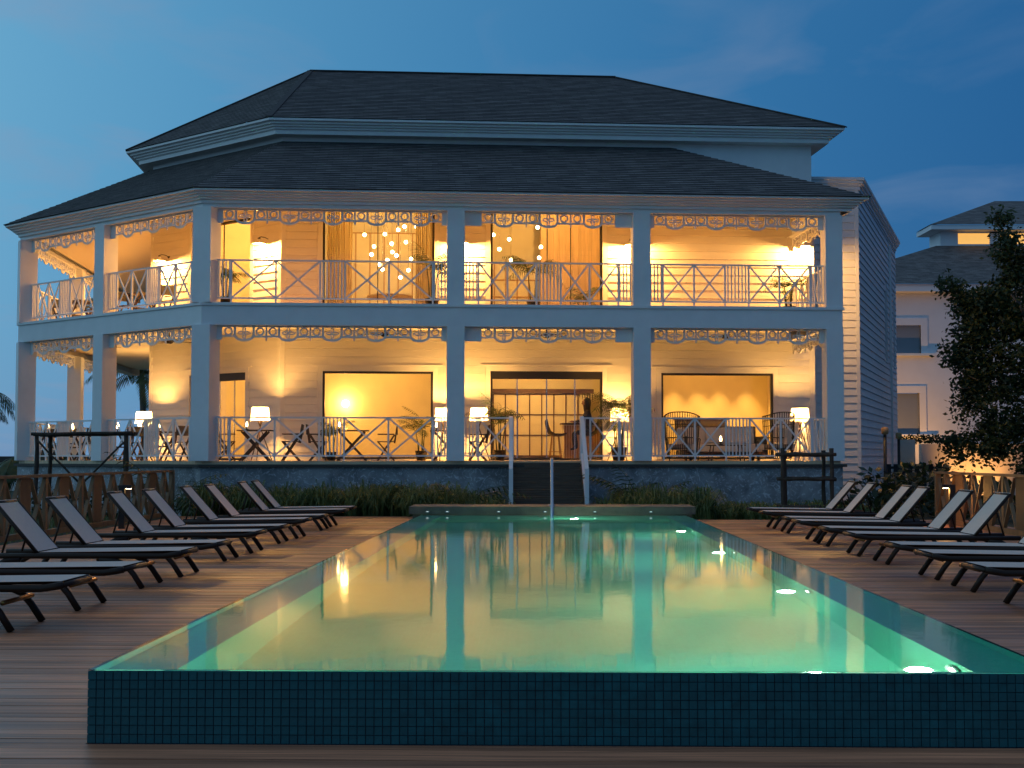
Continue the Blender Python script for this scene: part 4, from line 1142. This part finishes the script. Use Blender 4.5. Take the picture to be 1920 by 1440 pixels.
# strap-leaved ground cover along the plinth
def grass_bed():
    random.seed(31)
    mb = MB()
    clumps = []
    for k in range(560):
        x = random.uniform(-7.0, 7.4); y = random.uniform(29.9, 31.6) if x < 3 else random.uniform(29.1, 31.9)
        if x < -2.3 and y < 30.5: y = random.uniform(30.3, 31.5)
        if -.3 < x < 1.95: continue
        if 4.2 < x: h = random.uniform(.28,.42)
        elif -.9 < x < 2.5: h = random.uniform(.4,.62)
        else: h = random.uniform(.48,.78)
        clumps.append((x,y,h))
    for (x,y,h) in clumps:
        for b in range(26):
            a = random.uniform(0,6.28); l = h*random.uniform(.7,1.25); lean = random.uniform(.15,.95)
            bx, by = x + random.uniform(-.07,.07), y + random.uniform(-.07,.07)
            d = Vector((math.cos(a), math.sin(a), 0)); s = Vector((-math.sin(a), math.cos(a), 0))*random.uniform(.008,.014)
            p0 = Vector((bx,by,-.12)); p1 = p0 + d*l*lean*.3 + Vector((0,0,l*.62)); p2 = p0 + d*l*lean*.75 + Vector((0,0,l*(.98-.25*lean))); p3 = p0 + d*l*lean*1.1 + Vector((0,0,l*(.95-.6*lean)))
            mb.add([p0-s,p0+s,p1+s,p1-s,p2+s*.8,p2-s*.8,p3], [(0,1,2,3),(3,2,4,5),(5,4,6)])
    o = mb.build('ground_cover', M['leaf_grass'], kind='stuff')
    tag(o, 'strap-leaved green ground cover growing along the plinth', 'ground cover')
grass_bed()
def lawn():
    random.seed(33); mb = MB()
    for k in range(5200):
        x = random.uniform(-12,-7.9); y = random.uniform(16,33); l = random.uniform(.08,.2); a = random.uniform(0,6.28)
        d = Vector((math.cos(a),math.sin(a),0))*l*.4; s = Vector((-math.sin(a),math.cos(a),0))*.012
        p = Vector((x,y,-.12)); mb.add([p-s,p+s,p+d+Vector((0,0,l))], [(0,1,2)])
    o = mb.build('lawn_grass', M['leaf_grass'], kind='stuff'); tag(o, 'short lawn grass beyond the fence by the pole table', 'grass')
lawn()

def shrub(loc, r, h, n, label, seedv, lw=.09):
    random.seed(300+seedv)
    t = thing('shrub', label, 'shrub', loc, 0, 'broad-leaved shrubs by the wing')
    sm = MB(); lm = MB()
    for k in range(7):
        a = random.uniform(0,6.28); e = Vector((math.cos(a)*r*.6, math.sin(a)*r*.6, h*random.uniform(.5,.9)))
        sm.tube([(0,0,-.02), e*.5 + Vector((0,0,h*.1)), e], [.014,.01,.006], 5)
    for k in range(n):
        a = random.uniform(0,6.28); rr = r*math.sqrt(random.random()); z = h*random.uniform(.15,1)*(1-.35*(rr/r)**2)
        p = Vector((math.cos(a)*rr, math.sin(a)*rr, z)); d = Vector((math.cos(a)+random.uniform(-.7,.7), math.sin(a)+random.uniform(-.7,.7), random.uniform(-.1,1))).normalized()
        s = d.cross(Vector((random.uniform(-1,1),random.uniform(-1,1),1))).normalized()*lw*random.uniform(.5,.9); l = lw*random.uniform(1.6,3)
        lm.add([p, p+d*l*.5+s, p+d*l, p+d*l*.5-s], [(0,1,2,3)])
    sm.build('stems', M['trunk'], t); lm.build('leaves', M['leaf_shrub'], t)
shrub((8.1,31.6,-.12), .6, 1.1, 220, 'broad-leaved shrub at the plinth corner beside the pole rack', 1)
shrub((9.2,32.6,-.12), .7, 1.2, 260, 'broad-leaved shrub before the wing side wall', 2)
shrub((10.2,34.5,-.12), .8, 1.3, 300, 'broad-leaved shrub under the garden torches', 3)
shrub((9.1,29.6,-.12), .7, .75, 260, 'low broad-leaved shrub behind the loungers below the tree', 4)
shrub((7.6,30.2,-.12), .6, .55, 200, 'low spreading shrub beside the pole rack foot', 5)
shrub((10.6,30.6,-.12), .9, .9, 320, 'wide shrub behind the fence below the big tree', 6)
shrub((-8.9,30.2,-.12), .55, .7, 260, 'small leafy shrub between the fence and the pole table', 7, .05)
shrub((-10.6,32.2,-.12), .6, .7, 260, 'small leafy shrub at the sea end of the plinth', 8, .05)

def palm_tree(loc, h, label, seedv, fl=2.6):
    random.seed(400+seedv)
    t = thing('palm_tree', label, 'palm tree', loc, 0, 'palm trees beyond the house')
    MB().tube([(0,0,-.2),(.1,0,h*.4),(.0,.05,h*.75),(-.05,0,h)], [.2,.15,.13,.12], 8).build('trunk', M['trunk'], t, True)
    fm = MB()
    for k in range(17): frond(fm, (-.05,0,h), 2*math.pi*k/17*2.4 + random.uniform(-.2,.2), random.uniform(-.1,1.2), fl*random.uniform(.8,1.1), random.uniform(1.0,1.9), .7, 20, .03, .07)
    fm.build('crown', M['leaf_palm'], t)
palm_tree((-26.6,70,-.12), 4.4, 'palm tree standing apart on the seaward lawn', 1)
palm_tree((-15.6,60,-.12), 4.9, 'palm tree seen through the sea end of the lower porch', 2)
palm_tree((-14.2,63,-.12), 3.6, 'shorter palm tree seen past the house wall corner', 3)
palm_tree((-14.3,42,-.12), 1.2, 'low palm beside the plinth at the sea end', 4, 1.5)

def big_tree(loc):
    random.seed(55)
    t = thing('broad_tree', 'dark leafy tree with pale branches before the neighbouring building', 'tree', loc)
    br = MB(); tips = []
    def grow(p, d, l, r, depth):
        q = p + d*l
        m_ = p.lerp(q, .5) + Vector((random.uniform(-1,1),random.uniform(-1,1),random.uniform(-.3,.6)))*l*.07
        br.tube([p, m_, q], [r, r*.85, r*.66], 7 if depth < 2 else 5)
        if depth >= 2: tips.append((m_, depth)); tips.append((q, depth))
        if depth == 4: return
        for k in range(3 if depth else 4):
            a = random.uniform(0,6.28); s = random.uniform(.35,.85)
            nd = (d + Vector((math.cos(a)*s, math.sin(a)*s, random.uniform(-.15,.35)))).normalized()
            grow(q, nd, l*random.uniform(.62,.86), r*.62, depth+1)
    MB_tr = MB().tube([(0,0,-.2),(.05,0,.5),(.0,.05,1.2),(.12,.0,1.75)], [.26,.20,.17,.16], 10)
    trunk = MB_tr.build('trunk', M['trunk'], t, True)
    grow(Vector((.12,0,1.7)), Vector((.1,0,1)).normalized(), 1.5, .14, 0)
    br.build('branches', M['trunk'], t, True)
    lm = MB()
    # crown lobes: leaf clumps hung on twigs and on an uneven volume
    lobes = [((-2.2,0,6.3),.34),((-1.37,.1,5.75),.62),((-1.5,0,5.15),.62),((-2.1,-.1,4.3),.36),((-1.4,.1,4.0),.72),((-1.5,-.1,2.95),.68),((-2.0,0,1.62),.42),((-1.2,0,1.7),.6),
             ((-.75,.2,5.3),.95),((-.4,-.2,3.8),1.15),((-.55,.1,2.2),.95),((-.68,0,8.25),.25),((-.45,0,7.7),.32),((-.2,0,7.0),.55),((-.45,0,6.4),.55),((-.55,0,7.3),.34),((-1.0,0,5.9),.6),((-1.75,0,5.75),.36),((-1.7,-.1,3.5),.4),((-1.6,0,4.6),.45),((.8,.2,5.2),1.4),((1.9,0,3.6),1.8),((2.3,.1,6.0),1.3),((1.2,-.2,1.9),1.3),((3.1,.1,1.8),1.4),((.3,-.2,1.0),.8),((3.6,0,5.2),1.6)]
    centres = []
    for (c, r) in lobes:
        for k in range(int(88*r*r)+6):
            v = Vector((random.gauss(0,1),random.gauss(0,1),random.gauss(0,1))).normalized()*r*(random.random()**.42)
            centres.append(Vector(c) + Vector((v.x, v.y*.8, v.z*.85)))
    for c in centres:
        s = random.uniform(.10,.22)
        for k in range(random.randint(18,30)):
            p = c + Vector((random.gauss(0,s),random.gauss(0,s),random.gauss(0,s*.8)))
            d = Vector((random.gauss(0,1),random.gauss(0,1),random.gauss(-.2,.7))).normalized(); l = random.uniform(.10,.20)
            w = d.cross(Vector((random.gauss(0,1),random.gauss(0,1),random.gauss(0,1)))).normalized()*l*.26
            lm.add([p, p+d*l*.5+w, p+d*l, p+d*l*.5-w], [(0,1,2,3)])
    lm.build('crown', M['leaf_tree'], t)
    # a few bare pale twigs poking out
    tw = MB()
    for (a, b) in (((-.9,-.4,3.0),(-1.9,-.5,3.7)),((-1.4,-.45,3.3),(-2.1,-.5,3.3)),((.5,-1.3,3.4),(.2,-1.45,5.2)),((.9,-1.3,3.2),(.95,-1.4,5.0)),((.3,-1.35,4.2),(-.6,-1.4,5.0))):
        tw.tube([a, Vector(a).lerp(Vector(b), .55)+Vector((.05,0,.08)), b], [.028,.02,.008], 5)
    tw.build('twigs', M['trunk'], t, True)
big_tree((14.9, 41.0, -.12))

# ================================================================== NEIGHBOURING BUILDING
nb = thing('neighbour_building', 'pale rendered building with grey hipped roof and lit clerestory behind the tree', 'building', (0,0,0))
M['nb_wall'] = mat('neighbour_wall', (.80,.80,.84), .8, noise=(1.2,.05,(1,1,1)))
def nb_wall():
    ops = [(14.6,17.3,5.62,6.82), (14.6,17.2,2.2,3.95)]
    mb = MB(); xs = [13.2,14.6,17.2,17.3,34.0]
    for a, b in zip(xs, xs[1:]):
        c = (a+b)/2; z = -.12
        for o in sorted([o for o in ops if o[0] < c < o[1]], key=lambda o: o[2]): mb.box(a,b,60,60.3,z,o[2]); z = o[3]
        mb.box(a,b,60,60.3,z,8.2)
    mb.box(13.2,13.5,60.3,76,-.12,8.2)
    mb.build('wall', M['nb_wall'], nb)
    for o in ops:
        w = MB().box(o[0]-.1,o[0],59.95,60.1,o[2],o[3]+.1).box(o[1],o[1]+.28,59.95,60.1,o[2],o[3]+.3).box(o[0]-.1,o[1],59.95,60.1,o[3],o[3]+.3).build('window', M['nb_wall'], nb)
        m_ = (o[0]+o[1])/2
        for a, b in ((o[0],15.9),(15.98,o[1])): MB().box(a+.02,b-.02,60.12,60.14,o[2]+.02,o[3]-.02).build('pane', M['pane_dusk'], w)
        MB().box(15.9,15.98,60.08,60.16,o[2],o[3]).build('mullion', M['white'], w)
        MB().box(o[0]-.2,o[1]+.55,59.8,60.05,o[2]-.1,o[2]-.002).build('sill', M['white'], w)
    MB().box(12.7,34,59.4,60.31,8.2,8.5).build('eave', M['nb_wall'], nb)
nb_wall()
def nb_roof():
    mb = MB(); mb.uv = []
    def face(pts):
        b = len(mb.v); mb.v += pts; mb.f.append(tuple(range(b,b+len(pts)))); 
        e0 = Vector(pts[0]); ed = (Vector(pts[1])-e0).normalized(); up = (Vector(pts[-1])-e0); up = (up - ed*up.dot(ed)).normalized()
        for p in pts: mb.uv.append(((Vector(p)-e0).dot(ed), (Vector(p)-e0).dot(up)))
    face([(12.6,59.3,8.5),(34,59.3,8.5),(34,64.3,10.85),(19.3,64.3,10.85)])
    face([(12.6,78,8.5),(12.6,59.3,8.5),(19.3,64.3,10.85),(19.3,75,10.85)])
    mb.build('roof', M['shingle'], nb)
    mb = MB(); mb.uv = []
    def face2(pts):
        b = len(mb.v); mb.v += pts; mb.f.append(tuple(range(b,b+len(pts))))
        e0 = Vector(pts[0]); ed = (Vector(pts[1])-e0).normalized(); up = (Vector(pts[-1])-e0); up = (up - ed*up.dot(ed)).normalized()
        for p in pts: mb.uv.append(((Vector(p)-e0).dot(ed), (Vector(p)-e0).dot(up)))
    face2([(18.85,63.6,11.72),(34,63.6,11.72),(34,69,13.75),(23.6,69,13.75)])
    face2([(18.85,66.0,11.72),(18.85,63.6,11.72),(23.6,69,13.75),(23.6,70,13.75)])
    mb.build('roof', M['shingle'], nb)
nb_roof()
cl = MB().box(19.5,20.3,64.31,64.5,10.5,11.5).box(21.75,22.2,64.31,64.5,10.5,11.5).box(24.0,34,64.31,64.5,10.5,11.5).box(19.5,19.7,64.5,66,10.5,11.5).box(20.3,24,64.31,64.5,10.5,10.93).box(20.3,24,64.31,64.5,11.43,11.5).build('clerestory_wall', M['nb_wall'], nb)
for a, b in ((20.3,21.75),(22.2,24.0)): MB().box(a+.01,b-.01,64.4,64.42,10.93,11.43).build('clerestory_window', M['lit_pane'], nb)
MB().box(18.9,34,63.65,66,11.5,11.71).build('eave', M['nb_wall'], nb)

# low garden wall lit by ground lights, with a clipped hedge on top
gw = MB().box(9.8,14.05,49.6,49.9,-.12,1.86).box(14.06,22,48.9,49.2,-.12,1.7).build('garden_wall', M['garden_wall'])
tag(gw, 'low rendered garden wall washed by orange light between wing and tree', 'garden wall')
def hedge():
    random.seed(77); lm = MB()
    for k in range(1500):
        p = Vector((random.uniform(11.5,16.0), 49.9+random.uniform(0,.4), 1.75+random.random()**2*.26)); d = Vector((random.gauss(0,1),random.gauss(0,1),random.gauss(.3,.7))).normalized(); l = random.uniform(.06,.12)
        w = d.cross(Vector((0,1,.3))).normalized()*l*.35
        lm.add([p,p+d*l*.5+w,p+d*l,p+d*l*.5-w],[(0,1,2,3)])
    o = lm.build('hedge', M['leaf_shrub']); tag(o, 'thin clipped hedge along the top of the garden wall', 'hedge')
hedge()
def ground_spot(loc, target, label, power, spot=80):
    t = thing('ground_spot', label, 'spotlight', loc, 0, 'garden spotlights')
    MB().lathe([(0,0),(.05,0),(.065,.12),(.055,.12),(.045,.02),(0,.02)], 14).build('housing', M['dark_metal'], t, True)
    MB().lathe([(0,.09),(.05,.09)], 14).build('lens', M['bulb'], t)
    d = Vector(target) - Vector(loc); rot = d.to_track_quat('-Z', 'Y').to_euler()
    lamp('glow', t, (0,0,.16), power, WARM2, .05, 'SPOT', rot, spot=R(spot), blend=.7)
ground_spot((12.6,47.2,-.12), (12.6,49.6,1.3), 'small ground spotlight washing the garden wall by the wing', 460, 110)
ground_spot((15.8,47.6,-.12), (15.9,48.9,.8), 'small ground spotlight at the foot of the big tree', 240, 100)
ground_spot((14.6,57.2,-.12), (16.2,60,4.4), 'ground spotlight washing the neighbouring building', 800, 105)
def torch(x, y, h, label):
    t = thing('garden_torch', label, 'garden torch', (x, y, -.12), 0, 'garden torches by the wing')
    MB().tube([(0,0,0),(0,0,h)], .045, 8).build('pole', M['dark_metal'], t, True)
    MB().lathe([(.03,h),(.09,h+.03),(.10,h+.16),(.06,h+.2),(0,h+.2)], 12).build('bowl', M['light_wood'], t, True)
torch(9.75, 37.2, 1.95, 'black garden torch with wooden bowl by the wing wall'); torch(11.55, 42.5, 1.9, 'black garden torch at the far corner of the wing')
gt = thing('garden_gate', 'dark slatted garden gate between the wing and the garden wall', 'gate', (11.7,44.5,-.12))
for k in range(9): MB().box(.22*k,.22*k+.14,-.02,.02,.05,1.15).build('slat', M['dark_metal'], gt)
MB().box(0,1.95,-.03,.03,1.0,1.08).build('rail', M['dark_metal'], gt)
# a low pavilion far off on the seaward side
pv = thing('garden_pavilion', 'low white pavilion with flat roof on the seaward side', 'pavilion', (-24.5,58,-.12))
MB().box(-6,6,0,5,0,1.15).build('wall', M['white'], pv); MB().box(-6.3,6.3,-.4,5.3,1.15,1.4).build('roof', M['plinth_cap'], pv)
# plank benches on the lawn behind the fence
for k, (x, y) in enumerate(((-9.6,23.5),(-9.8,27.0))):
    t = thing('garden_bench', 'low plank bench on the lawn, %s' % ('nearer the pole table','farther from the pole table')[1-k], 'bench', (x,y,-.12), R(80))
    for q in range(4): MB().box(-.8,.8,-.24+.125*q,-.13+.125*q,.38,.42).build('seat_plank', M['fence_wood'], t)
    for sx in (-.65,.65): MB().box(sx-.04,sx+.04,-.22,.22,0,.379).build('leg', M['fence_wood'], t)

# ================================================================== PORCH FURNITURE
def dining_table(u, v, rz, label, z=F1):
    t = thing('dining_table', label, 'table', hw(u, v, z), HA + rz, 'folding dining tables on the porch')
    for k in range(7): MB().box(-.40,.40,-.36+.104*k,-.36+.104*k+.096,.70,.725).build('top_slat', M['furn_wood'], t)
    for s in (-1, 1):
        MB().bar((-.34,s*.28,.0),(.30,s*.28,.69),.035,.045).build('leg', M['furn_wood'], t)
        MB().bar((.34,s*.245,.0),(-.30,s*.245,.69),.035,.045).build('leg', M['furn_wood'], t)
    MB().box(-.05,.05,-.3,.3,.33,.365).build('stretcher', M['furn_wood'], t)
    return t
def dining_chair(u, v, rz, label, z=F1):
    t = thing('dining_chair', label, 'chair', hw(u, v, z), HA + rz, 'folding chairs at the porch tables')
    for s in (-1, 1):
        MB().bar((.2,s*.22,.0),(-.2,s*.22,.62),.025,.035).build('leg', M['furn_wood'], t)
        MB().bar((-.2,s*.20,.0),(.2,s*.20,.46),.025,.035).build('leg', M['furn_wood'], t)
        MB().bar((-.2,s*.21,.42),(-.27,s*.21,.86),.025,.035).build('back_post', M['furn_wood'], t)
        MB().bar((-.2,s*.23,.63),(.2,s*.23,.63),.03,.025).build('armrest', M['furn_wood'], t)
    MB().box(-.19,.21,-.2,.2,.445,.465).build('seat', M['cushion_dark'], t)
    MB().box(-.275,-.255,-.2,.2,.62,.86).build('backrest', M['cushion_dark'], t)
dining_table(-.42,-1.9,0,'slatted folding table at the bend of the lower porch'); lantern(hw(-.62,-1.9,F1+.727), 'glowing glass lantern on the table at the porch bend')
dining_chair(.42,-1.9,math.pi,'folding chair on the stair side of the bend table'); dining_chair(-1.15,-1.7,.3,'folding chair on the sea side of the bend table')
dining_table(1.85,-1.9,0,'slatted folding table before the amber picture window'); lantern(hw(1.55,-1.9,F1+.727), 'glowing glass lantern on the table before the amber window')
dining_chair(2.65,-1.8,math.pi,'folding chair on the stair side of the amber window table'); dining_chair(1.05,-1.8,0,'folding chair on the bend side of the amber window table')
dining_table(4.1,-1.7,0,'slatted folding table behind the second porch column'); lantern(hw(3.85,-1.7,F1+.727), 'glowing glass lantern on the table behind the second column')
dining_chair(4.85,-1.6,math.pi,'folding chair below the drum lamp at the stair door')
for k, tt in enumerate((2.6, 4.4, 6.5, 7.7)):
    q = ch(tt, 1.75); nm = ('nearest the bend','second from the bend','third from the bend','at the sea end')[k]
    dining_table(q[0], q[1], R(-45), 'slatted folding table on the chamfered lower porch, %s' % nm)
    lantern(hw(q[0], q[1], F1+.727), 'tall glass lantern on the chamfered porch table %s' % nm, 1.35)
    for s in (-1, 1):
        e = (q[0] + s*.78*S2, q[1] - s*.78*S2)
        dining_chair(e[0], e[1], R(-45) + (math.pi if s > 0 else 0), 'folding chair on the %s side of the chamfered porch table %s' % ('house' if s > 0 else 'sea', nm))
for k, tt in enumerate((3.4, 6.3)):
    q = ch(tt, 1.7); nm = ('nearer the bend','at the sea end')[k]
    dining_table(q[0], q[1], R(-45), 'slatted folding table on the upper porch, %s' % nm, F2)
    for s in (-1, 1):
        e = (q[0] + s*.78*S2, q[1] - s*.78*S2)
        dining_chair(e[0], e[1], R(-45) + (math.pi if s > 0 else 0), 'folding chair on the %s side of the upper porch table %s' % ('house' if s > 0 else 'sea', nm), F2)

def wicker_chair(u, v, rz, label):
    t = thing('wicker_armchair', label, 'armchair', hw(u, v, F1), HA + rz, 'high-backed cord armchairs')
    # wrap-round cage: open at the front (+y side is the sitter's front)
    f = MB(); n = 23; pts0, pts1, pts2 = [], [], []
    for k in range(n):
        a = math.pi*(1.0 + k/(n-1)*1.0)
        x, y = .40*math.cos(a), .36*math.sin(a)
        pts0.append((x*.86, y*.86, .06)); pts1.append((x, y, .55)); pts2.append((x*1.06, y*1.08, 1.16 - .10*abs(math.cos(a))**3))
    for P3 in (pts0, pts1, pts2): f.tube(P3, .014, 6)
    f.tube([pts0[0],(pts0[0][0],.34,.06),(pts0[-1][0],.34,.06),pts0[-1]], .013, 6)
    f.tube([pts1[0],(pts1[0][0],.34,.52)], .013, 6); f.tube([pts1[-1],(pts1[-1][0],.34,.52)], .013, 6)
    for s in (0, -1): f.tube([(pts0[s][0],.34,.0),(pts1[s][0],.34,.52)], .014, 6)
    f.build('frame', M['wicker'], t, True)
    for k in range(n): MB().tube([pts0[k], pts1[k], pts2[k]], .010, 5).build('cord', M['wicker'], t)
    for z in (.30, .85, 1.0):
        hp = []
        for k in range(n):
            a_, b_, c_ = Vector(pts0[k]), Vector(pts1[k]), Vector(pts2[k])
            hp.append(a_.lerp(b_, (z-.06)/.49) if z < .55 else b_.lerp(c_, (z-.55)/.58))
        MB().tube(hp, .009, 5).build('hoop', M['wicker'], t)
    MB().box(-.31,.31,-.26,.34,.26,.40).build('seat_cushion', M['cushion'], t); MB().bar((0,-.24,.42),(0,-.28,.78),.46,.12,up=(1,0,0)).build('back_cushion', M['cushion'], t)
    return t
wicker_chair(9.72,-1.7,R(158),'high-backed cord armchair beside the third porch column') if False else wicker_chair(9.72,-2.1,R(-18),'high-backed cord armchair beside the third porch column')
wicker_chair(12.05,-2.1,R(20),'high-backed cord armchair beside the wing-side lamp')
def sofa(u, v, label):
    t = thing('porch_sofa', label, 'sofa', hw(u, v, F1), HA)
    MB().box(-.95,.95,-.38,.38,.10,.22).build('base', M['furn_wood'], t)
    for sx in (-.85,.85):
        for sy in (-.3,.3): MB().box(sx-.03,sx+.03,sy-.03,sy+.03,0,.099).build('leg', M['furn_wood'], t)
    for sx in (-.47,.47):
        MB().box(sx-.455,sx+.455,-.37,.30,.221,.42).build('seat_cushion', M['cushion'], t)
        MB().bar((sx,.30,.43),(sx,.36,.82),.80,.16,up=(0,1,0)).build('back_cushion', M['cushion'], t)
    MB().bar((-.15,.14,.44),(-.15,.22,.80),.40,.12,up=(0,1,0)).build('throw_pillow', M['cushion'], t)
    MB().box(-.95,.95,.381,.44,.2,.86).build('back', M['cushion_dark'], t)
    for s in (-1,1): MB().box(s*1.0-.05,s*1.0+.05,-.38,.44,.12,.60).build('arm', M['cushion_dark'], t)
sofa(10.95,-.95,'pale cushioned sofa between the two cord armchairs')
t = thing('coffee_table', 'low dark coffee table before the porch sofa', 'coffee table', hw(10.85,-1.85,F1), HA)
MB().box(-.45,.45,-.25,.25,.36,.385).build('top', M['furn_wood'], t)
for sx in (-.4,.4):
    for sy in (-.2,.2): MB().bar((sx,sy,0),(sx*.85,sy*.85,.36),.025).build('leg', M['furn_wood'], t)
lantern(hw(10.72,-1.85,F1+.388), 'round glowing lantern on the coffee table', 1.1, 5)
# ceiling fans of the lower porch
for k, (u, v) in enumerate(((2.6,-1.7),(6.5,-1.7),(10.9,-1.7),(-2.9,.9),(-5.1,3.1))):
    t = thing('ceiling_fan', 'dark ceiling fan on the lower porch, %s' % ('before the amber window','above the stair door','above the sofa','on the chamfered side near the bend','at the sea end')[k], 'ceiling fan', hw(u, v, 4.44), HA + k*.7, 'porch ceiling fans')
    MB().tube([(0,0,0),(0,0,-.22)], .016, 8).build('rod', M['dark_metal'], t); MB().lathe([(0,-.20),(.09,-.21),(.10,-.28),(.05,-.31),(0,-.31)], 16).build('motor', M['dark_metal'], t, True)
    for b in range(4):
        a = b*math.pi/2; MB().box(.1,.62,-.06,.06,-.255,-.247).build('blade', M['furn_wood'], t, rot=(R(6)*0,0,a))
# bar behind the stair door
t = thing('bar_counter', 'pale fluted bar counter inside the stair door', 'bar counter', hw(7.85,2.1,F1+.011), HA)
MB().box(-.52,.62,-.22,.22,0,.94).build('body', M['pale_wall'], t); MB().box(-.58,.68,-.28,.28,.941,.985).build('top', M['furn_wood'], t)
for k in range(17): MB().box(-.52+.067*k+.008,-.52+.067*k+.058,-.24,-.2205,.02,.92).build('flute', M['light_wood'], t)
def bar_stool(u, v, rz, label):
    t = thing('bar_stool', label, 'bar stool', hw(u, v, F1+.011), HA + rz, 'shell bar stools')
    for a in range(4):
        q = math.pi/4 + a*math.pi/2
        MB().tube([(.22*math.cos(q),.22*math.sin(q),0),(.12*math.cos(q),.12*math.sin(q),.64)], .014, 6).build('leg', M['light_wood'], t)
    MB().tube([(.185*math.cos(k*math.pi/8),.185*math.sin(k*math.pi/8),.22) for k in range(16)], .009, 5, closed=True).build('foot_ring', M['light_wood'], t)
    sh = MB(); prof = [(.24,.66),(.10,.635),(-.08,.64),(-.18,.70),(-.23,.82),(-.26,.95),(-.265,1.02)]; hw_ = [.17,.21,.22,.22,.20,.16,.08]
    for (x, z), w in zip(prof, hw_):
        for j in range(7): y = -1 + 2*j/6; sh.v.append((x + .05*y*y, y*w, z + .06*y*y))
    for i in range(6):
        for j in range(6): sh.f.append((i*7+j,i*7+j+1,(i+1)*7+j+1,(i+1)*7+j))
    o = sh.build('shell_seat', M['dark_metal'], t, True); md = o.modifiers.new('thick','SOLIDIFY'); md.thickness = .018
bar_stool(7.05, 1.45, .0, 'dark shell bar stool standing free before the bar counter')
bar_stool(7.90, 1.05, math.pi*.95, 'dark shell bar stool under the seated person')

def person():
    t = thing('person', 'person with long dark hair sitting on a bar stool at the counter', 'person', hw(7.90, 1.05, F1+.011), HA + math.pi)
    # sits facing local +x; pelvis on the stool shell
    J = {'pelvis':(0,0,.75),'waist':(.01,0,.95),'chest':(.04,0,1.16),'neck':(.07,0,1.33),'head0':(.085,0,1.40),'head1':(.10,0,1.52),
         'hl':(.02,.09,.74),'kl':(.40,.11,.72),'al':(.34,.10,.32),'tl':(.46,.11,.27),'hr':(.02,-.09,.74),'kr':(.41,-.12,.71),'ar':(.37,-.11,.32),'tr':(.49,-.12,.27),
         'sl':(.05,.16,1.28),'el':(.14,.20,1.03),'wl':(.36,.12,1.00),'fl':(.44,.10,1.0),'sr':(.05,-.16,1.28),'er':(.16,-.20,1.04),'wr':(.38,-.10,1.0),'fr':(.46,-.08,1.0)}
    RAD = {'pelvis':.13,'waist':.105,'chest':.12,'neck':.05,'head0':.062,'head1':.088,'hl':.085,'kl':.062,'al':.038,'tl':.03,'hr':.085,'kr':.062,'ar':.038,'tr':.03,'sl':.052,'el':.04,'wl':.028,'fl':.03,'sr':.052,'er':.04,'wr':.028,'fr':.03}
    E_ = [('pelvis','waist'),('waist','chest'),('chest','neck'),('neck','head0'),('head0','head1'),('pelvis','hl'),('hl','kl'),('kl','al'),('al','tl'),('pelvis','hr'),('hr','kr'),('kr','ar'),('ar','tr'),('chest','sl'),('sl','el'),('el','wl'),('wl','fl'),('chest','sr'),('sr','er'),('er','wr'),('wr','fr')]
    names = list(J); me = bpy.data.meshes.new('body'); me.from_pydata([J[n] for n in names], [(names.index(a), names.index(b)) for a, b in E_], [])
    me.materials.append(M['dark_cloth'])
    o = link('body', me, t); o.modifiers.new('Skin','SKIN')
    for i, n in enumerate(names): me.skin_vertices[0].data[i].radius = (RAD[n], RAD[n])
    me.skin_vertices[0].data[0].use_root = True
    sb = o.modifiers.new('Sub','SUBSURF'); sb.levels = 2; sb.render_levels = 2
    hm = MB()
    hm.lathe([(.0,.14),(.06,.125),(.10,.07),(.108,.0),(.10,-.1),(.085,-.22),(.05,-.30),(0,-.31)], 14, (0,0,0))
    hm.build('hair', M['hair'], t, True, loc=(.06,0,1.50))
    fm = MB().lathe([(0,.10),(.05,.085),(.075,.02),(.07,-.05),(.035,-.10),(0,-.105)], 12); fm.add([(.07,-.012,.0),(.07,.012,.0),(.098,0,-.03),(.07,0,-.04)], [(0,1,2),(0,2,3),(1,3,2)])
    fm.build('face', M['skin'], t, True, loc=(.115,0,1.50))
    for s in (-1, 1):
        h = MB().tube([(0,0,0),(.05,0,.005),(.07,0,.0)], [.024,.03,.022], 8)
        for k in range(4): h.tube([(.06,-.024+.016*k,.0),(.10,-.024+.017*k,-.002),(.125-.006*abs(k-1.4),-.022+.016*k,-.016)], [.009,.008,.006], 6)
        h.tube([(.02,-s*.022,.0),(.05,-s*.045,-.004),(.075,-s*.048,-.01)], [.010,.009,.007], 6)
        h.build('hand', M['skin'], t, True, loc=(.42,s*.10,1.0))
person()
# low console in the lounge room
t = thing('console_table', 'dark low console against the lounge room back wall', 'console', hw(11.3,3.2,F1+.011), HA)
MB().box(-.7,.7,-.2,.2,.75,1.1).build('body', M['cushion_dark'], t); MB().box(-.75,.75,-.22,.22,1.101,1.14).build('top', M['furn_wood'], t)
for sx in (-.6,.6):
    for sy in (-.15,.15): MB().box(sx-.03,sx+.03,sy-.03,sy+.03,0,.749).build('leg', M['furn_wood'], t)
t = thing('sofa_table', 'low round table inside the curtained upper room', 'table', hw(2.7,1.4,F2+.011), HA)
MB().lathe([(0,.74),(.6,.74),(.6,.70),(0,.70)], 28).build('top', M['cushion'], t); MB().lathe([(.25,0),(.05,.05),(.04,.70)], 16).build('pedestal', M['cushion'], t, True)
